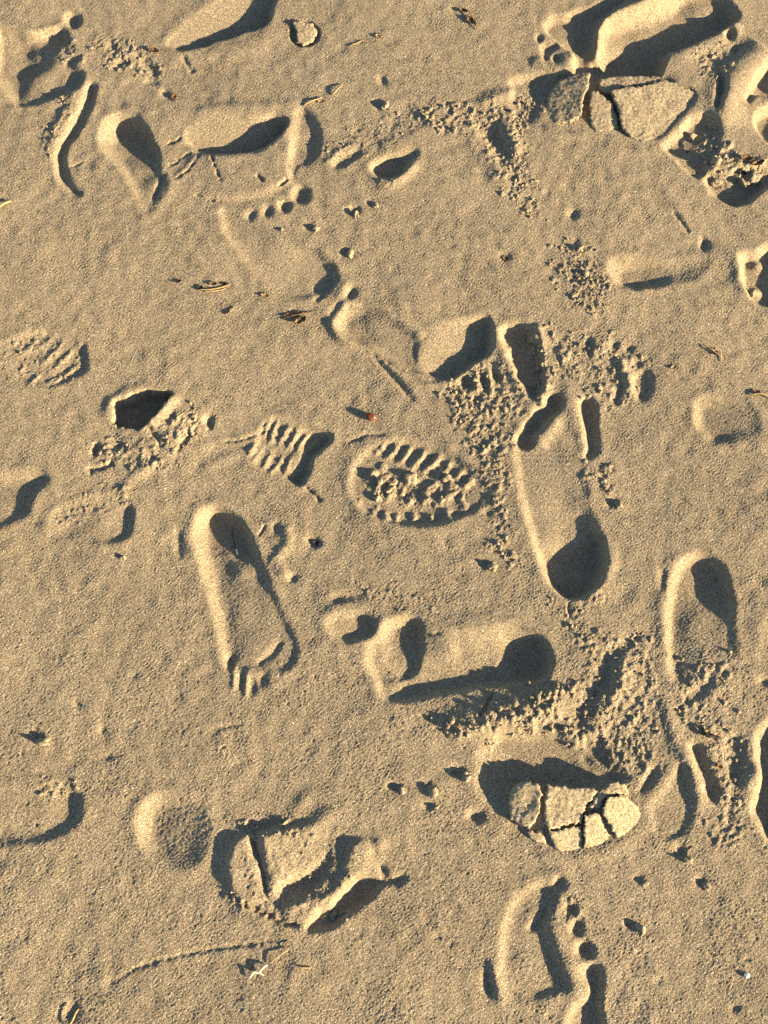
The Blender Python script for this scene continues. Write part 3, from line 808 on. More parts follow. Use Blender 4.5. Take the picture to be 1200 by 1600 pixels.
# left edge heel crescent
p = thing('heel_print', 'wide heel mark with a dark right crescent, cut by the lower left edge', 'heel print')
dig([(-40, 1240), (20, 1230), (60, 1225), (105, 1222), (126, 1240), (128, 1268), (112, 1292), (80, 1312), (40, 1320), (-40, 1320)], [(120, 1260, 7, 9), (95, 1300, 6, 9), (40, 1316, 4, 14), (60, 1260, 2, 24), (0, 1270, 1, 20)], pid=p)
crumble([(60, 1210), (115, 1212), (125, 1240), (95, 1262), (70, 1245)], 80, 1.2, 3.2, 1)
dig([(-20, 1295), (10, 1290), (16, 1310), (-20, 1320)], 4, wall=8)

# bottom right bare toes
p = thing('footprint', 'front half of a bare footprint with a column of toe pits, at bottom right', 'footprint', BARE)
dig([(780, 1470), (790, 1432), (805, 1400), (830, 1380), (858, 1374), (872, 1392), (866, 1420), (858, 1448), (870, 1480), (884, 1520), (890, 1548), (872, 1552), (850, 1560), (815, 1566), (795, 1560), (782, 1520)],
    [(790, 1480, 7, 14), (805, 1420, 6, 16), (850, 1400, 6, 10), (835, 1440, 4, 10), (855, 1470, 6, 9), (868, 1500, 7, 8), (882, 1535, 4.5, 7), (820, 1520, 4, 12), (800, 1555, 3, 12)], pid=p, jit=.8, flat=.6)
ridge([(768, 1500), (772, 1535), (790, 1570)], 6, 4)
dig(ell(764, 1532, 11, 26, -8), [(764, 1532, 7, 7)], flat=.2)
dig([(822, 1452), (835, 1438), (848, 1420), (858, 1408), (860, 1422), (850, 1440), (836, 1456)], [(842, 1438, 7, 6)], flat=.2)
ridge([(858, 1432), (872, 1465), (884, 1500), (898, 1540), (905, 1558)], 9, 2.6, taper=.2)
for pts, ct in (([(862, 1380), (872, 1366), (884, 1372), (884, 1386), (870, 1392)], [(874, 1378, 7, 8)]),
                ([(878, 1424), (886, 1408), (900, 1408), (906, 1420), (896, 1432), (882, 1434)], [(885, 1422, 6, 11), (898, 1420, 8, 7)]),
                ([(888, 1452), (896, 1436), (908, 1434), (914, 1450), (908, 1464), (894, 1464)], [(893, 1450, 5, 11), (906, 1450, 7, 6)]),
                ([(894, 1490), (900, 1472), (916, 1468), (929, 1482), (925, 1498), (906, 1502)], [(900, 1486, 6, 14), (918, 1486, 9, 6)]),
                ([(904, 1520), (912, 1504), (930, 1502), (942, 1516), (944, 1545), (940, 1580), (938, 1650), (884, 1650), (886, 1590), (894, 1568), (914, 1562), (918, 1545), (908, 1535)], [(912, 1520, 8, 14), (935, 1525, 12, 7), (898, 1590, 7, 14), (930, 1590, 12, 6), (910, 1640, 11, 8)])):
    q = part('toe_print', p)
    dig(pts, ct, pid=q, jit=1.5)
crumble([(865, 1385), (905, 1390), (915, 1440), (890, 1440)], 50, 1.2, 3)

# small pits and pock marks
for x, y, r in ((790, 404, 8), (484, 355, 7), (434, 356, 4), (552, 330, 10), (580, 320, 6), (540, 395, 9), (538, 374, 4), (596, 126, 8), (590, 165, 8), (183, 868, 6), (57, 1148, 9), (168, 1184, 8), (618, 1230, 10), (667, 1228, 9), (670, 1257, 8),
                (714, 1206, 13), (742, 1276, 14), (740, 1315, 4), (986, 1446, 11), (998, 1372, 7), (1096, 1378, 8), (1150, 1576, 8), (1030, 1532, 6), (1168, 1498, 7), (1005, 1565, 7), (683, 1462, 6), (757, 882, 9), (760, 800, 8), (1063, 590, 5), (1160, 770, 4), (855, 302, 5), (892, 338, 9), (117, 1098, 5), (160, 1138, 8), (210, 1056, 5), (120, 1100, 6), (560, 1050, 3), (898, 380, 5), (310, 1140, 5), (290, 1165, 6), (858, 1588, 6)):
    dig(ell(x, y, r * 1.15, r * .85, random.uniform(-40, 60)), r * .55, wall=max(3, r * .6), flat=.2, jit=2.4)
ridge([(330, 1142), (350, 1136), (385, 1130)], 3, -1.6, jit=1)
# long thin drag line across the lower left
ridge([(172, 1537), (215, 1512), (270, 1496), (340, 1482), (400, 1474), (430, 1470)], 2.4, -1.9, jit=1.2)
ridge([(100, 1596), (112, 1578), (122, 1570)], 8, -6)
ridge([(170, 1540), (176, 1532)], 5, -3)
H[:] = slump(H, 1.9)
NOW[0] = True
for f, a_, k_ in LATE:
    f(*a_, **k_)
H[:] = slump(H, .55)
# lightly pocked, rougher lower half
rough_zone = smooth((.62 - YY) / .35) * np.clip(N_GATE(XX, YY) * .8 + .45, 0, 1)
H += .00012 * rough_zone * N_LUMP(XX + .2, YY - .1)
H += .00005 * N_LUMP(XX + .5, YY + .4)
pock = np.clip(N_LUMP(XX * .8 + 1.7, YY * .8 + .9) - 1.9, 0, 2)
H -= .0008 * pock * (.15 + rough_zone)
# grain relief everywhere
H += .00024 * ROUGH * N_FINE(XX, YY) * (.8 + .2 * N_GATE(XX + .5, YY).clip(-1, 1)) + .00012 * N_GRAIN(XX, YY)
H += base(XX, YY)

# ------------------------------------------------------------------ build the sand sheet and the prints cut out of it
def vertex_normals():
    gy, gxx = np.gradient(H, YS, XS)
    n = np.stack([-gxx, -gy, np.ones_like(H)], -1)
    return n / np.linalg.norm(n, axis=-1, keepdims=True)

VN = vertex_normals().reshape(-1, 3).astype(np.float32)
CO = np.stack([XX, YY, H], -1).reshape(-1, 3).astype(np.float32)
idx = np.arange(NX * NY).reshape(NY, NX)
QUADS = np.stack([idx[:-1, :-1], idx[:-1, 1:], idx[1:, 1:], idx[1:, :-1]], -1).reshape(-1, 4)
QID = ID[:-1, :-1].reshape(-1)

def mesh_from(name, co, quads, normals, mat):
    me = bpy.data.meshes.new(name)
    n = len(quads)
    me.vertices.add(len(co))
    me.vertices.foreach_set('co', np.ascontiguousarray(co, np.float32).ravel())
    me.loops.add(n * 4)
    me.loops.foreach_set('vertex_index', np.ascontiguousarray(quads, np.int32).ravel())
    me.polygons.add(n)
    me.polygons.foreach_set('loop_start', np.arange(0, n * 4, 4, dtype=np.int32))
    me.polygons.foreach_set('use_smooth', np.ones(n, bool))
    me.materials.append(mat)
    me.update(calc_edges=True)
    a = me.attributes.new('custom_normal', 'FLOAT_VECTOR', 'POINT')
    a.data.foreach_set('vector', np.ascontiguousarray(normals, np.float32).ravel())
    return me

def take(k):
    q = QUADS[QID == k]
    u, inv = np.unique(q, return_inverse=True)
    return u, inv.reshape(-1, 4)

u, q = take(0)
sand = bpy.data.objects.new('sand', mesh_from('sand', CO[u], q, VN[u], M_SAND))
COL.objects.link(sand)
sand['kind'] = 'structure'
sand['label'] = 'smooth damp tan beach sand between the prints'

MADE = {}
for k in range(1, len(THINGS)):
    T = THINGS[k]
    u, q = take(k)
    if len(q) == 0:
        continue
    c = CO[u]
    org = np.array([c[:, 0].mean(), c[:, 1].mean(), 0], np.float32)
    par = MADE.get(T['parent'])
    o = bpy.data.objects.new(T['name'], mesh_from(T['name'], c - org, q, VN[u], M_SAND))
    COL.objects.link(o)
    MADE[k] = (o, org)
    if par:
        o.parent = par[0]
        o.location = org - par[1]
    else:
        o.location = org
        o['category'] = T['cat']
        if T['group']:
            o['group'] = T['group']
    if T['label']:
        o['label'] = T['label']

# ------------------------------------------------------------------ cracked crust: every plate its own slab
def tag(o, label=None, cat=None, group=None, kind=None):
    for k, v in (('label', label), ('category', cat), ('group', group), ('kind', kind)):
        if v:
            o[k] = v
    return o

def empty(name, loc):
    o = bpy.data.objects.new(name, None)
    o.empty_display_size = .02
    o.location = loc
    COL.objects.link(o)
    return o

def slab(name, pts, z_mm, tilt, thick, parent, crown=1.0, mat=None, rough=1.0):
    """a plate of crust: outline in picture pixels, z of its middle, tilt = (slope along x, slope along y)"""
    g = GP(pts)
    # ragged edge
    dense = []
    for i in range(len(g)):
        a, b = g[i], g[(i + 1) % len(g)]
        m = max(1, int(np.hypot(*(b - a)) / .0018))
        for k in range(m):
            dense.append(a + (b - a) * k / m)
    g = np.array(dense)
    g = g + np.stack([.0009 * N_EDGE(g[:, 0] * 1.3 + k_, g[:, 1] * 1.3) + .0005 * N_LUMP(g[:, 0] * 2 + k_, g[:, 1] * 2) for k_ in (.2, .6)], -1)
    c = g.mean(0)
    lo, hi = g.min(0), g.max(0)
    st = .0017
    X, Y = np.meshgrid(np.arange(lo[0], hi[0], st), np.arange(lo[1], hi[1], st))
    s, _ = seg_dist(g, X, Y, True)
    X = X + .0004 * RNG.standard_normal(X.shape)
    Y = Y + .0004 * RNG.standard_normal(Y.shape)
    inn = s < -.0011
    pts2 = [Vector(p) for p in g] + [Vector(p) for p in np.stack([X[inn], Y[inn]], -1)]
    nb = len(g)
    vs_, ed, fc, ov, _, _ = delaunay_2d_cdt(pts2, [], [list(range(nb))], 1, 1e-6)
    P = np.array([(v.x, v.y) for v in vs_])
    d, _ = seg_dist(g, P[:, 0], P[:, 1], True)
    z = z_mm * .001 * DS + float(base(c[0], c[1])) + (P[:, 0] - c[0]) * tilt[0] + (P[:, 1] - c[1]) * tilt[1]
    z += .00022 * N_GRAIN(P[:, 0], P[:, 1]) * rough + .0002 * N_LUMP(P[:, 0] + .7, P[:, 1]) * rough + .0003 * N_MID(P[:, 0], P[:, 1])
    z -= .0008 * np.exp(-(np.abs(d) / .0012) ** 1.3) * crown
    faces = [tuple(f) for f in fc]
    # outline of the triangulation
    cnt = {}
    for f in faces:
        for i in range(len(f)):
            e = (f[i], f[(i + 1) % len(f)])
            cnt[e] = cnt.get(e, 0) + 1
    bnd = [e for e in cnt if (e[1], e[0]) not in cnt]
    co = [(x - c[0], y - c[1], zz) for (x, y), zz in zip(P, z)]
    low = {}
    for a, b in bnd:
        for v in (a, b):
            if v not in low:
                inw = (c - P[v]) * .05
                low[v] = len(co)
                co.append((P[v][0] - c[0] + inw[0], P[v][1] - c[1] + inw[1], z[v] - thick * .001))
    for a, b in bnd:
        faces.append((b, a, low[a], low[b]))
    loop, nx = [], dict(bnd)
    if bnd:
        v = bnd[0][0]
        for _ in range(len(bnd)):
            loop.append(low[v])
            v = nx.get(v)
            if v is None or low[v] == loop[0]:
                break
        faces.append(tuple(reversed(loop)))
    me = bpy.data.meshes.new(name)
    me.from_pydata(co, [], faces)
    me.materials.append(mat or M_CRUST)
    ntop = len(fc)
    me.polygons.foreach_set('use_smooth', [i < ntop for i in range(len(faces))])
    me.update()
    o = bpy.data.objects.new(name, me)
    COL.objects.link(o)
    if parent:
        o.parent = parent
        o.location = (c[0] - parent.location.x, c[1] - parent.location.y, 0)
    else:
        o.location = (c[0], c[1], 0)
    return o

SX, SY = .20, -.10
x, y = G(905, 1275)
cr = tag(empty('cracked_crust', (x, y, 0)), 'cracked crust of pale sand plates below the wide dark hole at lower right', 'sand crust')
for pts, z, tl in (
        ([(797, 1236), (815, 1223), (840, 1226), (843, 1240), (841, 1266), (835, 1284), (826, 1297), (811, 1287), (796, 1281)], 11, (.16, .12)),
        ([(851, 1228), (884, 1233), (925, 1234), (932, 1240), (911, 1264), (907, 1286), (880, 1291), (857, 1298), (849, 1285)], 13, (-.02, .14)),
        ([(858, 1303), (880, 1295), (907, 1291), (909, 1325), (885, 1331), (866, 1325)], 6, (-.10, .30)),
        ([(911, 1275), (933, 1270), (938, 1281), (949, 1300), (957, 1311), (938, 1321), (912, 1326), (911, 1295)], 7.5, (-.24, .28)),
        ([(938, 1265), (945, 1250), (965, 1244), (984, 1250), (997, 1262), (1006, 1284), (982, 1299), (963, 1309), (951, 1291), (941, 1278)], 9, (-.30, .24)),
        ([(936, 1236), (955, 1223), (974, 1228), (979, 1241), (962, 1242), (942, 1248), (935, 1263), (916, 1263)], 13, (-.12, .12)),
        ([(824, 1301), (846, 1296), (855, 1320), (846, 1318), (830, 1312)], 4, (0, .22))):
    slab('crust_plate', pts, z, tl, 24, cr, mat=M_DRY)
x, y = G(975, 170)
cr = tag(empty('cracked_crust', (x, y, 0)), 'cracked crust of large sand plates below the tall sunlit trench at top right', 'sand crust')
for pts, z, tl in (
        ([(900, 122), (919, 124), (917, 145), (909, 160), (907, 188), (885, 195), (860, 197), (846, 191), (852, 170), (858, 147), (872, 132)], 7, (.17, .02)),
        ([(934, 129), (960, 124), (1000, 123), (1030, 124), (1032, 129), (1005, 138), (970, 140), (946, 150), (935, 144)], 8.5, (-.02, .05)),
        ([(922, 152), (928, 148), (940, 156), (954, 166), (963, 185), (966, 200), (950, 206), (930, 210), (921, 195), (920, 170)], 6, (-.06, .13)),
        ([(952, 152), (975, 144), (1005, 141), (1036, 130), (1060, 137), (1093, 147), (1096, 156), (1088, 168), (1073, 181), (1060, 196), (1046, 218), (1015, 226), (985, 216), (970, 204), (967, 186), (960, 166)], 5.5, (-.11, .11))):
    slab('crust_plate', pts, z, tl, 18, cr)
# pale flake with its two dark edges
x, y = G(478, 52)
tag(slab('sand_flake', [(458, 36), (470, 34), (488, 38), (496, 50), (488, 64), (474, 70), (464, 66), (464, 52)], 2.5, (-.10, .05), 9, None), 'pale heart shaped flake of sand lying right of the long slot', 'sand flake')

# ------------------------------------------------------------------ clods one can pick apart
def ico(sub):
    t = (1 + 5 ** .5) / 2
    v = [(-1, t, 0), (1, t, 0), (-1, -t, 0), (1, -t, 0), (0, -1, t), (0, 1, t), (0, -1, -t), (0, 1, -t), (t, 0, -1), (t, 0, 1), (-t, 0, -1), (-t, 0, 1)]
    f = [(0, 11, 5), (0, 5, 1), (0, 1, 7), (0, 7, 10), (0, 10, 11), (1, 5, 9), (5, 11, 4), (11, 10, 2), (10, 7, 6), (7, 1, 8), (3, 9, 4), (3, 4, 2), (3, 2, 6), (3, 6, 8), (3, 8, 9), (4, 9, 5), (2, 4, 11), (6, 2, 10), (8, 6, 7), (9, 8, 1)]
    v = [np.array(a) / np.linalg.norm(a) for a in v]
    for _ in range(sub):
        mid, nf = {}, []
        def m(a, b):
            k = (min(a, b), max(a, b))
            if k not in mid:
                q = v[a] + v[b]
                v.append(q / np.linalg.norm(q))
                mid[k] = len(v) - 1
            return mid[k]
        for a, b, c in f:
            ab, bc, ca = m(a, b), m(b, c), m(c, a)
            nf += [(a, ab, ca), (b, bc, ab), (c, ca, bc), (ab, bc, ca)]
        f = nf
    return np.array(v), np.array(f)

IV0, IF0 = ico(1)
IV2, IF2 = ico(3)

def lumpy(r, seed, V=IV2, amt=.28):
    rr = np.random.default_rng(seed)
    d = np.zeros(len(V))
    for k in range(7):
        ax = rr.standard_normal(3)
        ax /= np.linalg.norm(ax)
        d += rr.uniform(-1, 1) * np.cos((V @ ax) * rr.uniform(2, 6) + rr.uniform(0, 6))
    d = 1 + amt * d / 2.2 + .05 * rr.standard_normal(len(V))
    sc = np.array([rr.uniform(.8, 1.3), rr.uniform(.8, 1.2), rr.uniform(.6, .85)])
    return V * d[:, None] * sc * r

CL = 'small clods of damp sand'
clods = [(193, 872, 4, 'lone sand crumb below the small heel arc'), (557, 337, 5, None), (586, 322, 4, None), (548, 398, 6, None), (494, 359, 5, None), (440, 359, 3, None),
         (602, 168, 6, 'pale sand clod above the crumbly trail'), (70, 1160, 9, 'pale rounded sand clod on the rough lower left sand'), (630, 1236, 5, None), (676, 1236, 7, None), (682, 1262, 4, None), (728, 1214, 8, 'sand clod left of the wide dark hole'),
         (1003, 1451, 7, 'sand clod right of the toe pits'), (1076, 1345, 7, None), (1104, 1384, 5, None), (1008, 1381, 4, None), (770, 886, 7, 'sand clod left of the deep heel'), (966, 788, 6, None),
         (402, 1294, 4, None), (445, 1288, 5, None), (438, 1294, 4, None), (394, 1309, 4, None), (378, 1409, 5, None), (388, 1412, 4, None), (520, 1430, 6, None), (532, 1428, 5, None), (506, 1432, 4, None),
         (838, 528, 8, 'clod on the right lip of the tall dark pit'), (1178, 455, 6, None), (1118, 252, 9, 'largest clod in the collapsed hole'), (1084, 208, 6, 'pale clod at the upper end of the collapsed hole'), 
         (1165, 282, 8, None), (1180, 276, 8, None), (1120, 280, 6, None), (905, 392, 5, None), (915, 430, 5, None), (700, 745, 7, None), (610, 760, 8, None), (640, 745, 8, None), (665, 770, 7, None), (590, 775, 7, None), (690, 778, 6, None)]
cm = []
for s in range(6):
    me = bpy.data.meshes.new('sand_clod')
    v = lumpy(1.0, 40 + s, IV2, .42)
    me.from_pydata([tuple(a) for a in v], [], [tuple(int(i) for i in f) for f in IF2[:]])
    me.polygons.foreach_set('use_smooth', [True] * len(IF2))
    me.materials.append(M_CRUST)
    cm.append(me)
ORD = ('first', 'second', 'third', 'fourth', 'fifth', 'sixth', 'seventh', 'eighth')
def near_label(px, py):
    if py > 1400 and px > 480: return 'small sand clod in the lower dark trough of the tumbled print'
    if 1270 < py < 1420 and px < 480: return 'small sand clod on the broken rim of the tumbled print'
    if py < 340 and px > 1050: return 'sand lump among the leaf scraps in the collapsed hole'
    if py < 480 and px > 1170: return 'sand lump on the dark floor of the right edge print'
    if py < 420 and px < 620: return 'small sand clod scattered around the row of toe pits'
    if py < 500: return 'small sand clod in the crumbly patch below the top crust'
    if 700 < py < 800 and px < 760: return 'sand lump inside the oval front of the shoe print'
    if 1200 < py < 1290 and px < 760: return 'small clod with a short shadow, left of the dark hole'
    return 'small sand clod on open sand near the right edge'
for i, (px, py, r, lab) in enumerate(clods):
    x, y = G(px, py)
    o = bpy.data.objects.new('sand_clod', cm[i % 6])
    k = r * mm_per_px(px, py) * .001
    o.scale = (k, k, k)
    o.rotation_euler = (0, 0, random.uniform(0, 6.28))
    o.location = (x, y, hz(x, y) + k * .18)
    COL.objects.link(o)
    mates = sorted(q[0] for q in clods if q[3] is None and near_label(q[0], q[1]) == near_label(px, py))
    own = near_label(px, py) + (', %s from the left' % ORD[mates.index(px)] if lab is None and len(mates) > 1 else '')
    tag(o, lab or own, 'sand clod', CL)

# loose crumbs too small to count
def crumbs_mesh(items):
    V, F, n = [], [], len(IV0)
    vars_ = [lumpy(1.0, 90 + s, IV0, .3) for s in range(12)]
    for i, (x, y, r) in enumerate(items):
        v = vars_[i % 12]
        a = random.uniform(0, 6.28)
        c, s = math.cos(a), math.sin(a)
        q = np.stack([v[:, 0] * c - v[:, 1] * s, v[:, 0] * s + v[:, 1] * c, v[:, 2]], -1) * r + np.array([x, y, hz(x, y) + r * .4])
        V.append(q)
        F.append(IF0 + i * n)
    V, F = np.concatenate(V), np.concatenate(F)
    me = bpy.data.meshes.new('sand_crumbs')
    me.vertices.add(len(V))
    me.vertices.foreach_set('co', V.astype(np.float32).ravel())
    me.loops.add(len(F) * 3)
    me.loops.foreach_set('vertex_index', F.astype(np.int32).ravel())
    me.polygons.add(len(F))
    me.polygons.foreach_set('loop_start', np.arange(0, len(F) * 3, 3, dtype=np.int32))
    me.polygons.foreach_set('use_smooth', np.ones(len(F), bool))
    me.materials.append(M_CRUST)
    me.update(calc_edges=True)
    return me
o = bpy.data.objects.new('sand_crumbs', crumbs_mesh(CRUMBS))
COL.objects.link(o)
tag(o, 'loose crumbs of damp sand strewn over the broken patches', 'crumbs', None, 'stuff')

# ------------------------------------------------------------------ scraps washed up on the sand
def tube(name, pts, r, mat, parent=None, lift=.5, flat=1.0, sides=7, taper=.35):
    """a stem or straw: picture pixels plus height above the sand in mm, radius mm"""
    c = curve([(p[0], p[1]) for p in pts], False, 4)
    hs = np.interp(np.linspace(0, 1, len(c)), np.linspace(0, 1, len(pts)), [p[2] if len(p) > 2 else 0 for p in pts])
    P = []
    for (px, py), h in zip(c, hs):
        x, y = G(px, py)
        P.append(Vector((x, y, hz(x, y) + (h + r * lift) * .001)))
    org = P[0].copy()
    V, F = [], []
    for i, p in enumerate(P):
        d = (P[min(i + 1, len(P) - 1)] - P[max(i - 1, 0)]).normalized()
        a = d.cross(Vector((0, 0, 1))).normalized()
        b = a.cross(d)
        u = i / (len(P) - 1)
        rr = r * .00082 * (1 - taper * abs(2 * u - 1) ** 3) * (1 + .12 * math.sin(i * 2.3))
        for k in range(sides):
            t = 2 * math.pi * k / sides
            V.append(p - org + a * math.cos(t) * rr + b * math.sin(t) * rr * flat)
    for i in range(len(P) - 1):
        for k in range(sides):
            F.append((i * sides + k, i * sides + (k + 1) % sides, (i + 1) * sides + (k + 1) % sides, (i + 1) * sides + k))
    F.append(tuple(range(sides - 1, -1, -1)))
    F.append(tuple((len(P) - 1) * sides + k for k in range(sides)))
    me = bpy.data.meshes.new(name)
    me.from_pydata([tuple(v) for v in V], [], F)
    me.polygons.foreach_set('use_smooth', [True] * len(F))
    me.materials.append(mat)
    o = bpy.data.objects.new(name, me)
    COL.objects.link(o)
    if parent:
        o.parent = parent
        o.location = org - parent.location
    else:
        o.location = org
    return o

def scrap(name, cx, cy, rx, ry, ang, mat, parent=None, h=1.0, curl=1.0, seed=0):
    """a small curled flake of leaf, radii in picture pixels"""
    rr = np.random.default_rng(seed)
    rx, ry, h = rx * .8, ry * .8, h * .6
    x, y = G(cx, cy)
    k = mm_per_px(cx, cy) * .001
    n, m = 9, 5
    V, F = [], []
    for s in (0, 1):
        for i in range(n):
            for j in range(m):
                u, v = i / (n - 1) * 2 - 1, j / (m - 1) * 2 - 1
                wd = (1 - abs(u) ** 2.4) * (1 + .25 * math.sin(i * 2.1 + seed)) + .06
                a, b = u * rx, v * ry * wd
                z = h + curl * (v * v * 1.1 + .6 * u * u) + .35 * rr.standard_normal() - s * .35
                t = math.radians(-ang)
                V.append(((a * math.cos(t) - b * math.sin(t)) * k, (a * math.sin(t) + b * math.cos(t)) * k, z * .001))
    o_ = n * m
    for i in range(n - 1):
        for j in range(m - 1):
            a = i * m + j
            F.append((a, a + m, a + m + 1, a + 1))
            F.append((a + o_, a + 1 + o_, a + m + 1 + o_, a + m + o_))
    ring = [i * m for i in range(n)] + [(n - 1) * m + j for j in range(1, m)] + [i * m + m - 1 for i in range(n - 2, -1, -1)] + [j for j in range(m - 2, 0, -1)]
    for i in range(len(ring)):
        a, b = ring[i], ring[(i + 1) % len(ring)]
        F.append((b, a, a + o_, b + o_))
    me = bpy.data.meshes.new(name)
    me.from_pydata(V, [], F)
    me.polygons.foreach_set('use_smooth', [True] * len(F))
    me.materials.append(mat)
    o = bpy.data.objects.new(name, me)
    COL.objects.link(o)
    p = Vector((x, y, hz(x, y)))
    if parent:
        o.parent = parent
        o.location = p - parent.location
    else:
        o.location = p
    return o

def litter(name, px, py, label, cat, group=None):
    x, y = G(px, py)
    return tag(empty(name, (x, y, hz(x, y))), label, cat, group)

# reddish seed
x, y = G(579, 651)
v = IV2 * np.array([.0078, .0058, .0046])
v[:, 0] *= 1 + .18 * (v[:, 1] / .0058)
me = bpy.data.meshes.new('seed')
me.from_pydata([tuple(a) for a in v], [], [tuple(int(i) for i in f) for f in IF2])
me.polygons.foreach_set('use_smooth', [True] * len(IF2))
me.materials.append(M_RED)
o = bpy.data.objects.new('seed', me)
o.location = (x, y, hz(x, y) + .0036)
o.rotation_euler = (.1, .05, -.25)
COL.objects.link(o)
tag(o, 'smooth reddish brown seed on the flat sand above the shoe print', 'seed')
st = tube('seam', [(570, 651, 7.6), (579, 652, 8.6), (588, 654, 7.6)], .35, M_BROWN, o, 0)

SW = 'straw scraps on the sand'
t = litter('straw_scrap', 330, 448, 'orange straw scrap with dark crumbs beside it, left of centre on smooth sand', 'straw', SW)
tube('stem', [(310, 452, .3), (335, 451, .8), (360, 443, .3)], 1.2, M_STRAW, t)
tube('stem', [(318, 455, .2), (340, 453, .4), (352, 450, .2)], .9, M_STRAW, t)
scrap('husk', 312, 449, 7, 4, -20, M_DARK, t, 1.5)
scrap('husk', 333, 443, 8, 4, 10, M_BROWN, t, 2)
scrap('husk', 350, 442, 6, 3, 0, M_DARK, t, 1.5)
tag(scrap('leaf_scrap', 278, 439, 7, 3, -10, M_DARK, None, 1.2), 'tiny dark leaf scrap just left of the orange straw', 'leaf scrap')
t = litter('straw_scrap', 361, 487, 'small straw curl below the orange straw scrap', 'straw', SW)
tube('stem', [(352, 490, .3), (362, 484, 1.5), (366, 478, .5)], 1.0, M_STRAW, t)
scrap('husk', 355, 487, 6, 3, -30, M_DARK, t, 1.0)
t = litter('leaf_scrap', 465, 498, 'crumpled brown leaf scrap left of the central sideways print', 'leaf scrap')
scrap('blade', 470, 500, 13, 7, -30, M_BROWN, t, 2.5, 2.0, 3)
scrap('blade', 458, 490, 20, 4, -14, M_BROWN, t, 2.0, 1.0, 4)
tube('stem', [(440, 497, .5), (462, 492, 3), (492, 486, .6)], .8, M_BROWN, t)
tag(scrap('leaf_scrap', 414, 461, 9, 4, 15, M_STRAW, None, .8), 'tiny tan leaf scrap at the foot of the very shallow print', 'leaf scrap')
t = litter('stem_scrap', 365, 850, 'thin dark curved stem standing in the heel of a bare footprint', 'stem')
tube('stem', [(360, 818, 5), (362, 835, 3.5), (366, 850, 1), (370, 859, .4)], .8, M_DARK, t)
tube('tip', [(367, 852, 1), (370, 862, .6)], 1.7, M_PALE, t)
t = litter('twig', 1105, 1148, 'black charred twig scrap above the slanting furrow near the right edge', 'twig')
tube('stem', [(1094, 1140, 2), (1103, 1150, 2.5), (1112, 1152, 2), (1124, 1154, .8)], 2.6, M_DARK, t)
tube('side_shoot', [(1096, 1144, 2), (1104, 1140, 4), (1108, 1147, 2)], 1.2, M_DARK, t)
tag(scrap('leaf_scrap', 1124, 1198, 6, 4, 30, M_ORANGE, None, 1.6, 1, 5), 'tiny bright orange leaf scrap in the rutted sand below the black twig', 'leaf scrap')
t = litter('straw_scrap', 405, 1516, 'bleached white straw bent like a hook at the bottom, right of the thin line', 'straw', SW)
tube('stem', [(390, 1528, .6), (397, 1519, 3), (404, 1520, 1.5), (412, 1511, 3), (418, 1508, .8)], 1.5, M_PALE, t)
tube('side_shoot', [(404, 1519, 1.4), (412, 1524, .4)], .8, M_PALE, t)
t = litter('straw_scrap', 432, 1495, 'thin tan straw leaning just right of the bleached hooked straw', 'straw', SW)
tube('stem', [(420, 1506, .6), (436, 1494, 4), (452, 1482, 1)], 1.0, M_STRAW, t)
tube('stem', [(440, 1482, .5), (446, 1478, 2), (452, 1470, .5)], .8, M_BROWN, t)
tag(tube('straw_scrap', [(466, 1510, .4), (476, 1512, 1.5), (487, 1512, .4)], .9, M_STRAW), 'short brown straw lying flat right of the hooked straw', 'straw', SW)
t = litter('straw_scrap', 112, 1590, 'curled pale straw in a dark dent at the bottom left edge', 'straw', SW)
tube('stem', [(108, 1604, 1), (116, 1590, 5), (119, 1583, 6), (124, 1576, 4)], 1.4, M_STRAW, t)
tag(tube('straw_scrap', [(-6, 330, 1), (6, 322, 4), (18, 316, 1)], 2.2, M_STRAW), 'orange straw poking in at the left edge near the drag mark', 'straw', SW)
t = litter('straw_scrap', 492, 160, 'tan straw lying right of the wide print with the bright bank', 'straw', SW)
tube('stem', [(474, 166, .5), (488, 160, 2), (504, 154, 1)], 1.3, M_STRAW, t)
tube('stem', [(520, 150, .5), (528, 143, 3), (536, 134, 1)], 1.1, M_STRAW, t)
scrap('husk', 502, 160, 7, 4, 10, M_STRAW, t, 1)
t = litter('leaf_scrap', 738, 34, 'dark crumpled leaf scrap near the top edge, right of centre', 'leaf scrap')
scrap('blade', 724, 20, 10, 4, 15, M_BROWN, t, 2, 1.5, 8)
scrap('blade', 736, 36, 13, 6, 50, M_BROWN, t, 2.2, 2, 9)
tube('stem', [(716, 17, 1), (732, 22, 4), (746, 50, 1)], .8, M_BROWN, t)
tag(scrap('leaf_scrap', 592, 59, 8, 4, 10, M_STRAW, None, 1, 1, 10), 'small tan leaf scrap near the top edge, right of the heart shaped flake', 'leaf scrap')
tag(tube('straw_scrap', [(546, 73, .4), (556, 70, 1), (568, 64, .4)], .8, M_STRAW), 'thin short straw below the small tan leaf scrap at top', 'straw', SW)
tag(scrap('leaf_scrap', 240, 78, 13, 5, 20, M_BROWN, None, 2, 1.5, 11), 'reddish brown leaf scrap between the top left prints', 'leaf scrap')
tag(scrap('leaf_scrap', 272, 150, 6, 5, 30, M_ORANGE, None, 1.4, 1, 12), 'bright orange leaf scrap above the hooked dark hollow', 'leaf scrap')
t = litter('twig', 1110, 550, 'small forked twig lying alone on smooth sand at right', 'twig')
tube('stem', [(1097, 540, .5), (1110, 549, 3), (1128, 560, .8)], 1.0, M_STRAW, t)
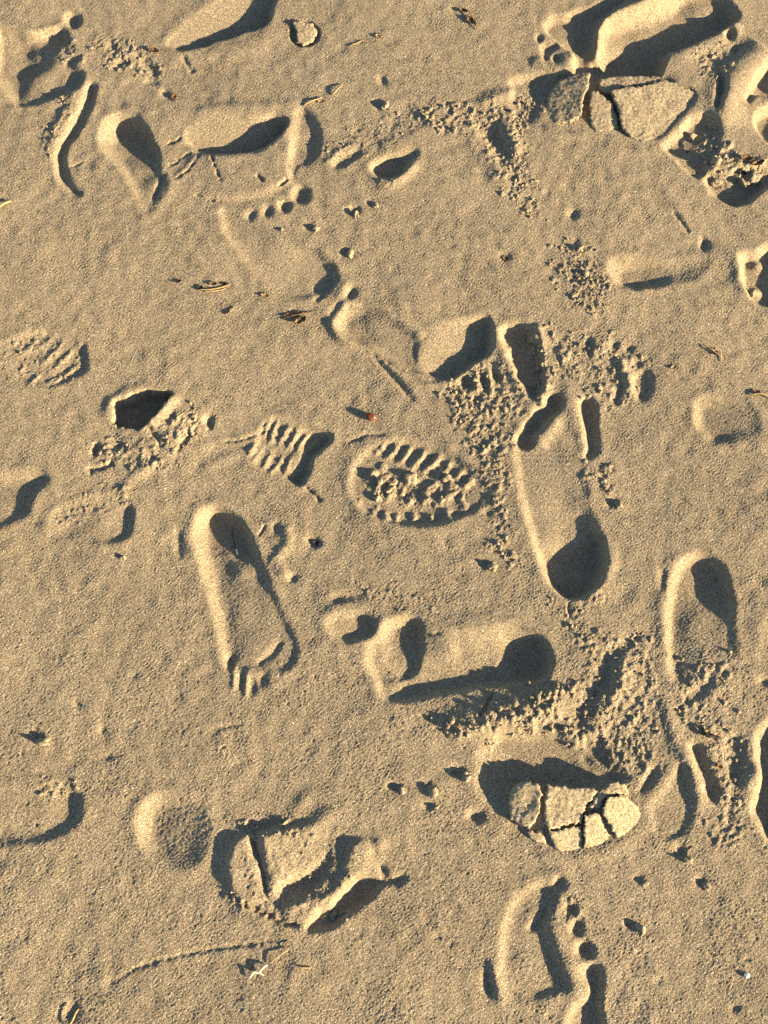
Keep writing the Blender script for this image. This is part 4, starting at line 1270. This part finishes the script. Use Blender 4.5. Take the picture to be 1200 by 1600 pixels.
tube('side_shoot', [(1112, 551, 2.5), (1124, 548, 2), (1126, 566, .4)], .8, M_STRAW, t)
scrap('husk', 1116, 553, 6, 4, 30, M_DARK, t, 1.6)
t = litter('straw_scrap', 1186, 616, 'straw scrap at the right edge above the round shallow heel mark', 'straw', SW)
tube('stem', [(1172, 618, .6), (1188, 617, 4), (1206, 624, 1)], 1.4, M_STRAW, t)
scrap('husk', 1182, 614, 7, 5, 20, M_BROWN, t, 2.5)
tag(scrap('leaf_scrap', 790, 405, 8, 5, 30, M_BROWN, None, 1.0, 1, 14), 'small dark leaf scrap in a pit on smooth sand, upper middle', 'leaf scrap')
tag(scrap('leaf_scrap', 1052, 575, 7, 4, -20, M_STRAW, None, .8, 1, 15), 'tan leaf scrap left of the small forked twig', 'leaf scrap')
t = litter('leaf_scrap', 1172, 258, 'dark rotting leaf pieces in the collapsed hole at the right edge', 'leaf scrap')
scrap('blade', 1166, 250, 14, 6, 10, M_BROWN, t, 5, 2, 16)
scrap('blade', 1184, 256, 14, 6, -20, M_BROWN, t, 6, 2, 17)
scrap('blade', 1162, 268, 10, 5, 40, M_DARK, t, 4, 2, 18)
tag(tube('twig', [(1074, 234, 1), (1088, 226, 3), (1103, 220, 3)], 1.4, M_DARK), 'thin black twig in the shaded side of the collapsed hole', 'twig')
tag(scrap('leaf_scrap', 494, 846, 9, 5, 20, M_DARK, None, 1.5, 1, 19), 'black leaf scrap in a pit right of the footprint heel', 'leaf scrap')
x, y = G(1168, 1524)
v = IV2 * np.array([.0034, .0030, .0020])
v[:, 2] *= 1 + .2 * np.cos(np.arctan2(v[:, 1], v[:, 0]) * 6)
me = bpy.data.meshes.new('shell_chip')
me.from_pydata([tuple(a) for a in v], [], [tuple(int(i) for i in f) for f in IF2])
me.polygons.foreach_set('use_smooth', [True] * len(IF2))
me.materials.append(M_SHELL)
o = bpy.data.objects.new('shell_chip', me)
o.location = (x, y, hz(x, y) + .0012)
COL.objects.link(o)
tag(o, 'tiny white shell chip near the lower right corner', 'shell chip')
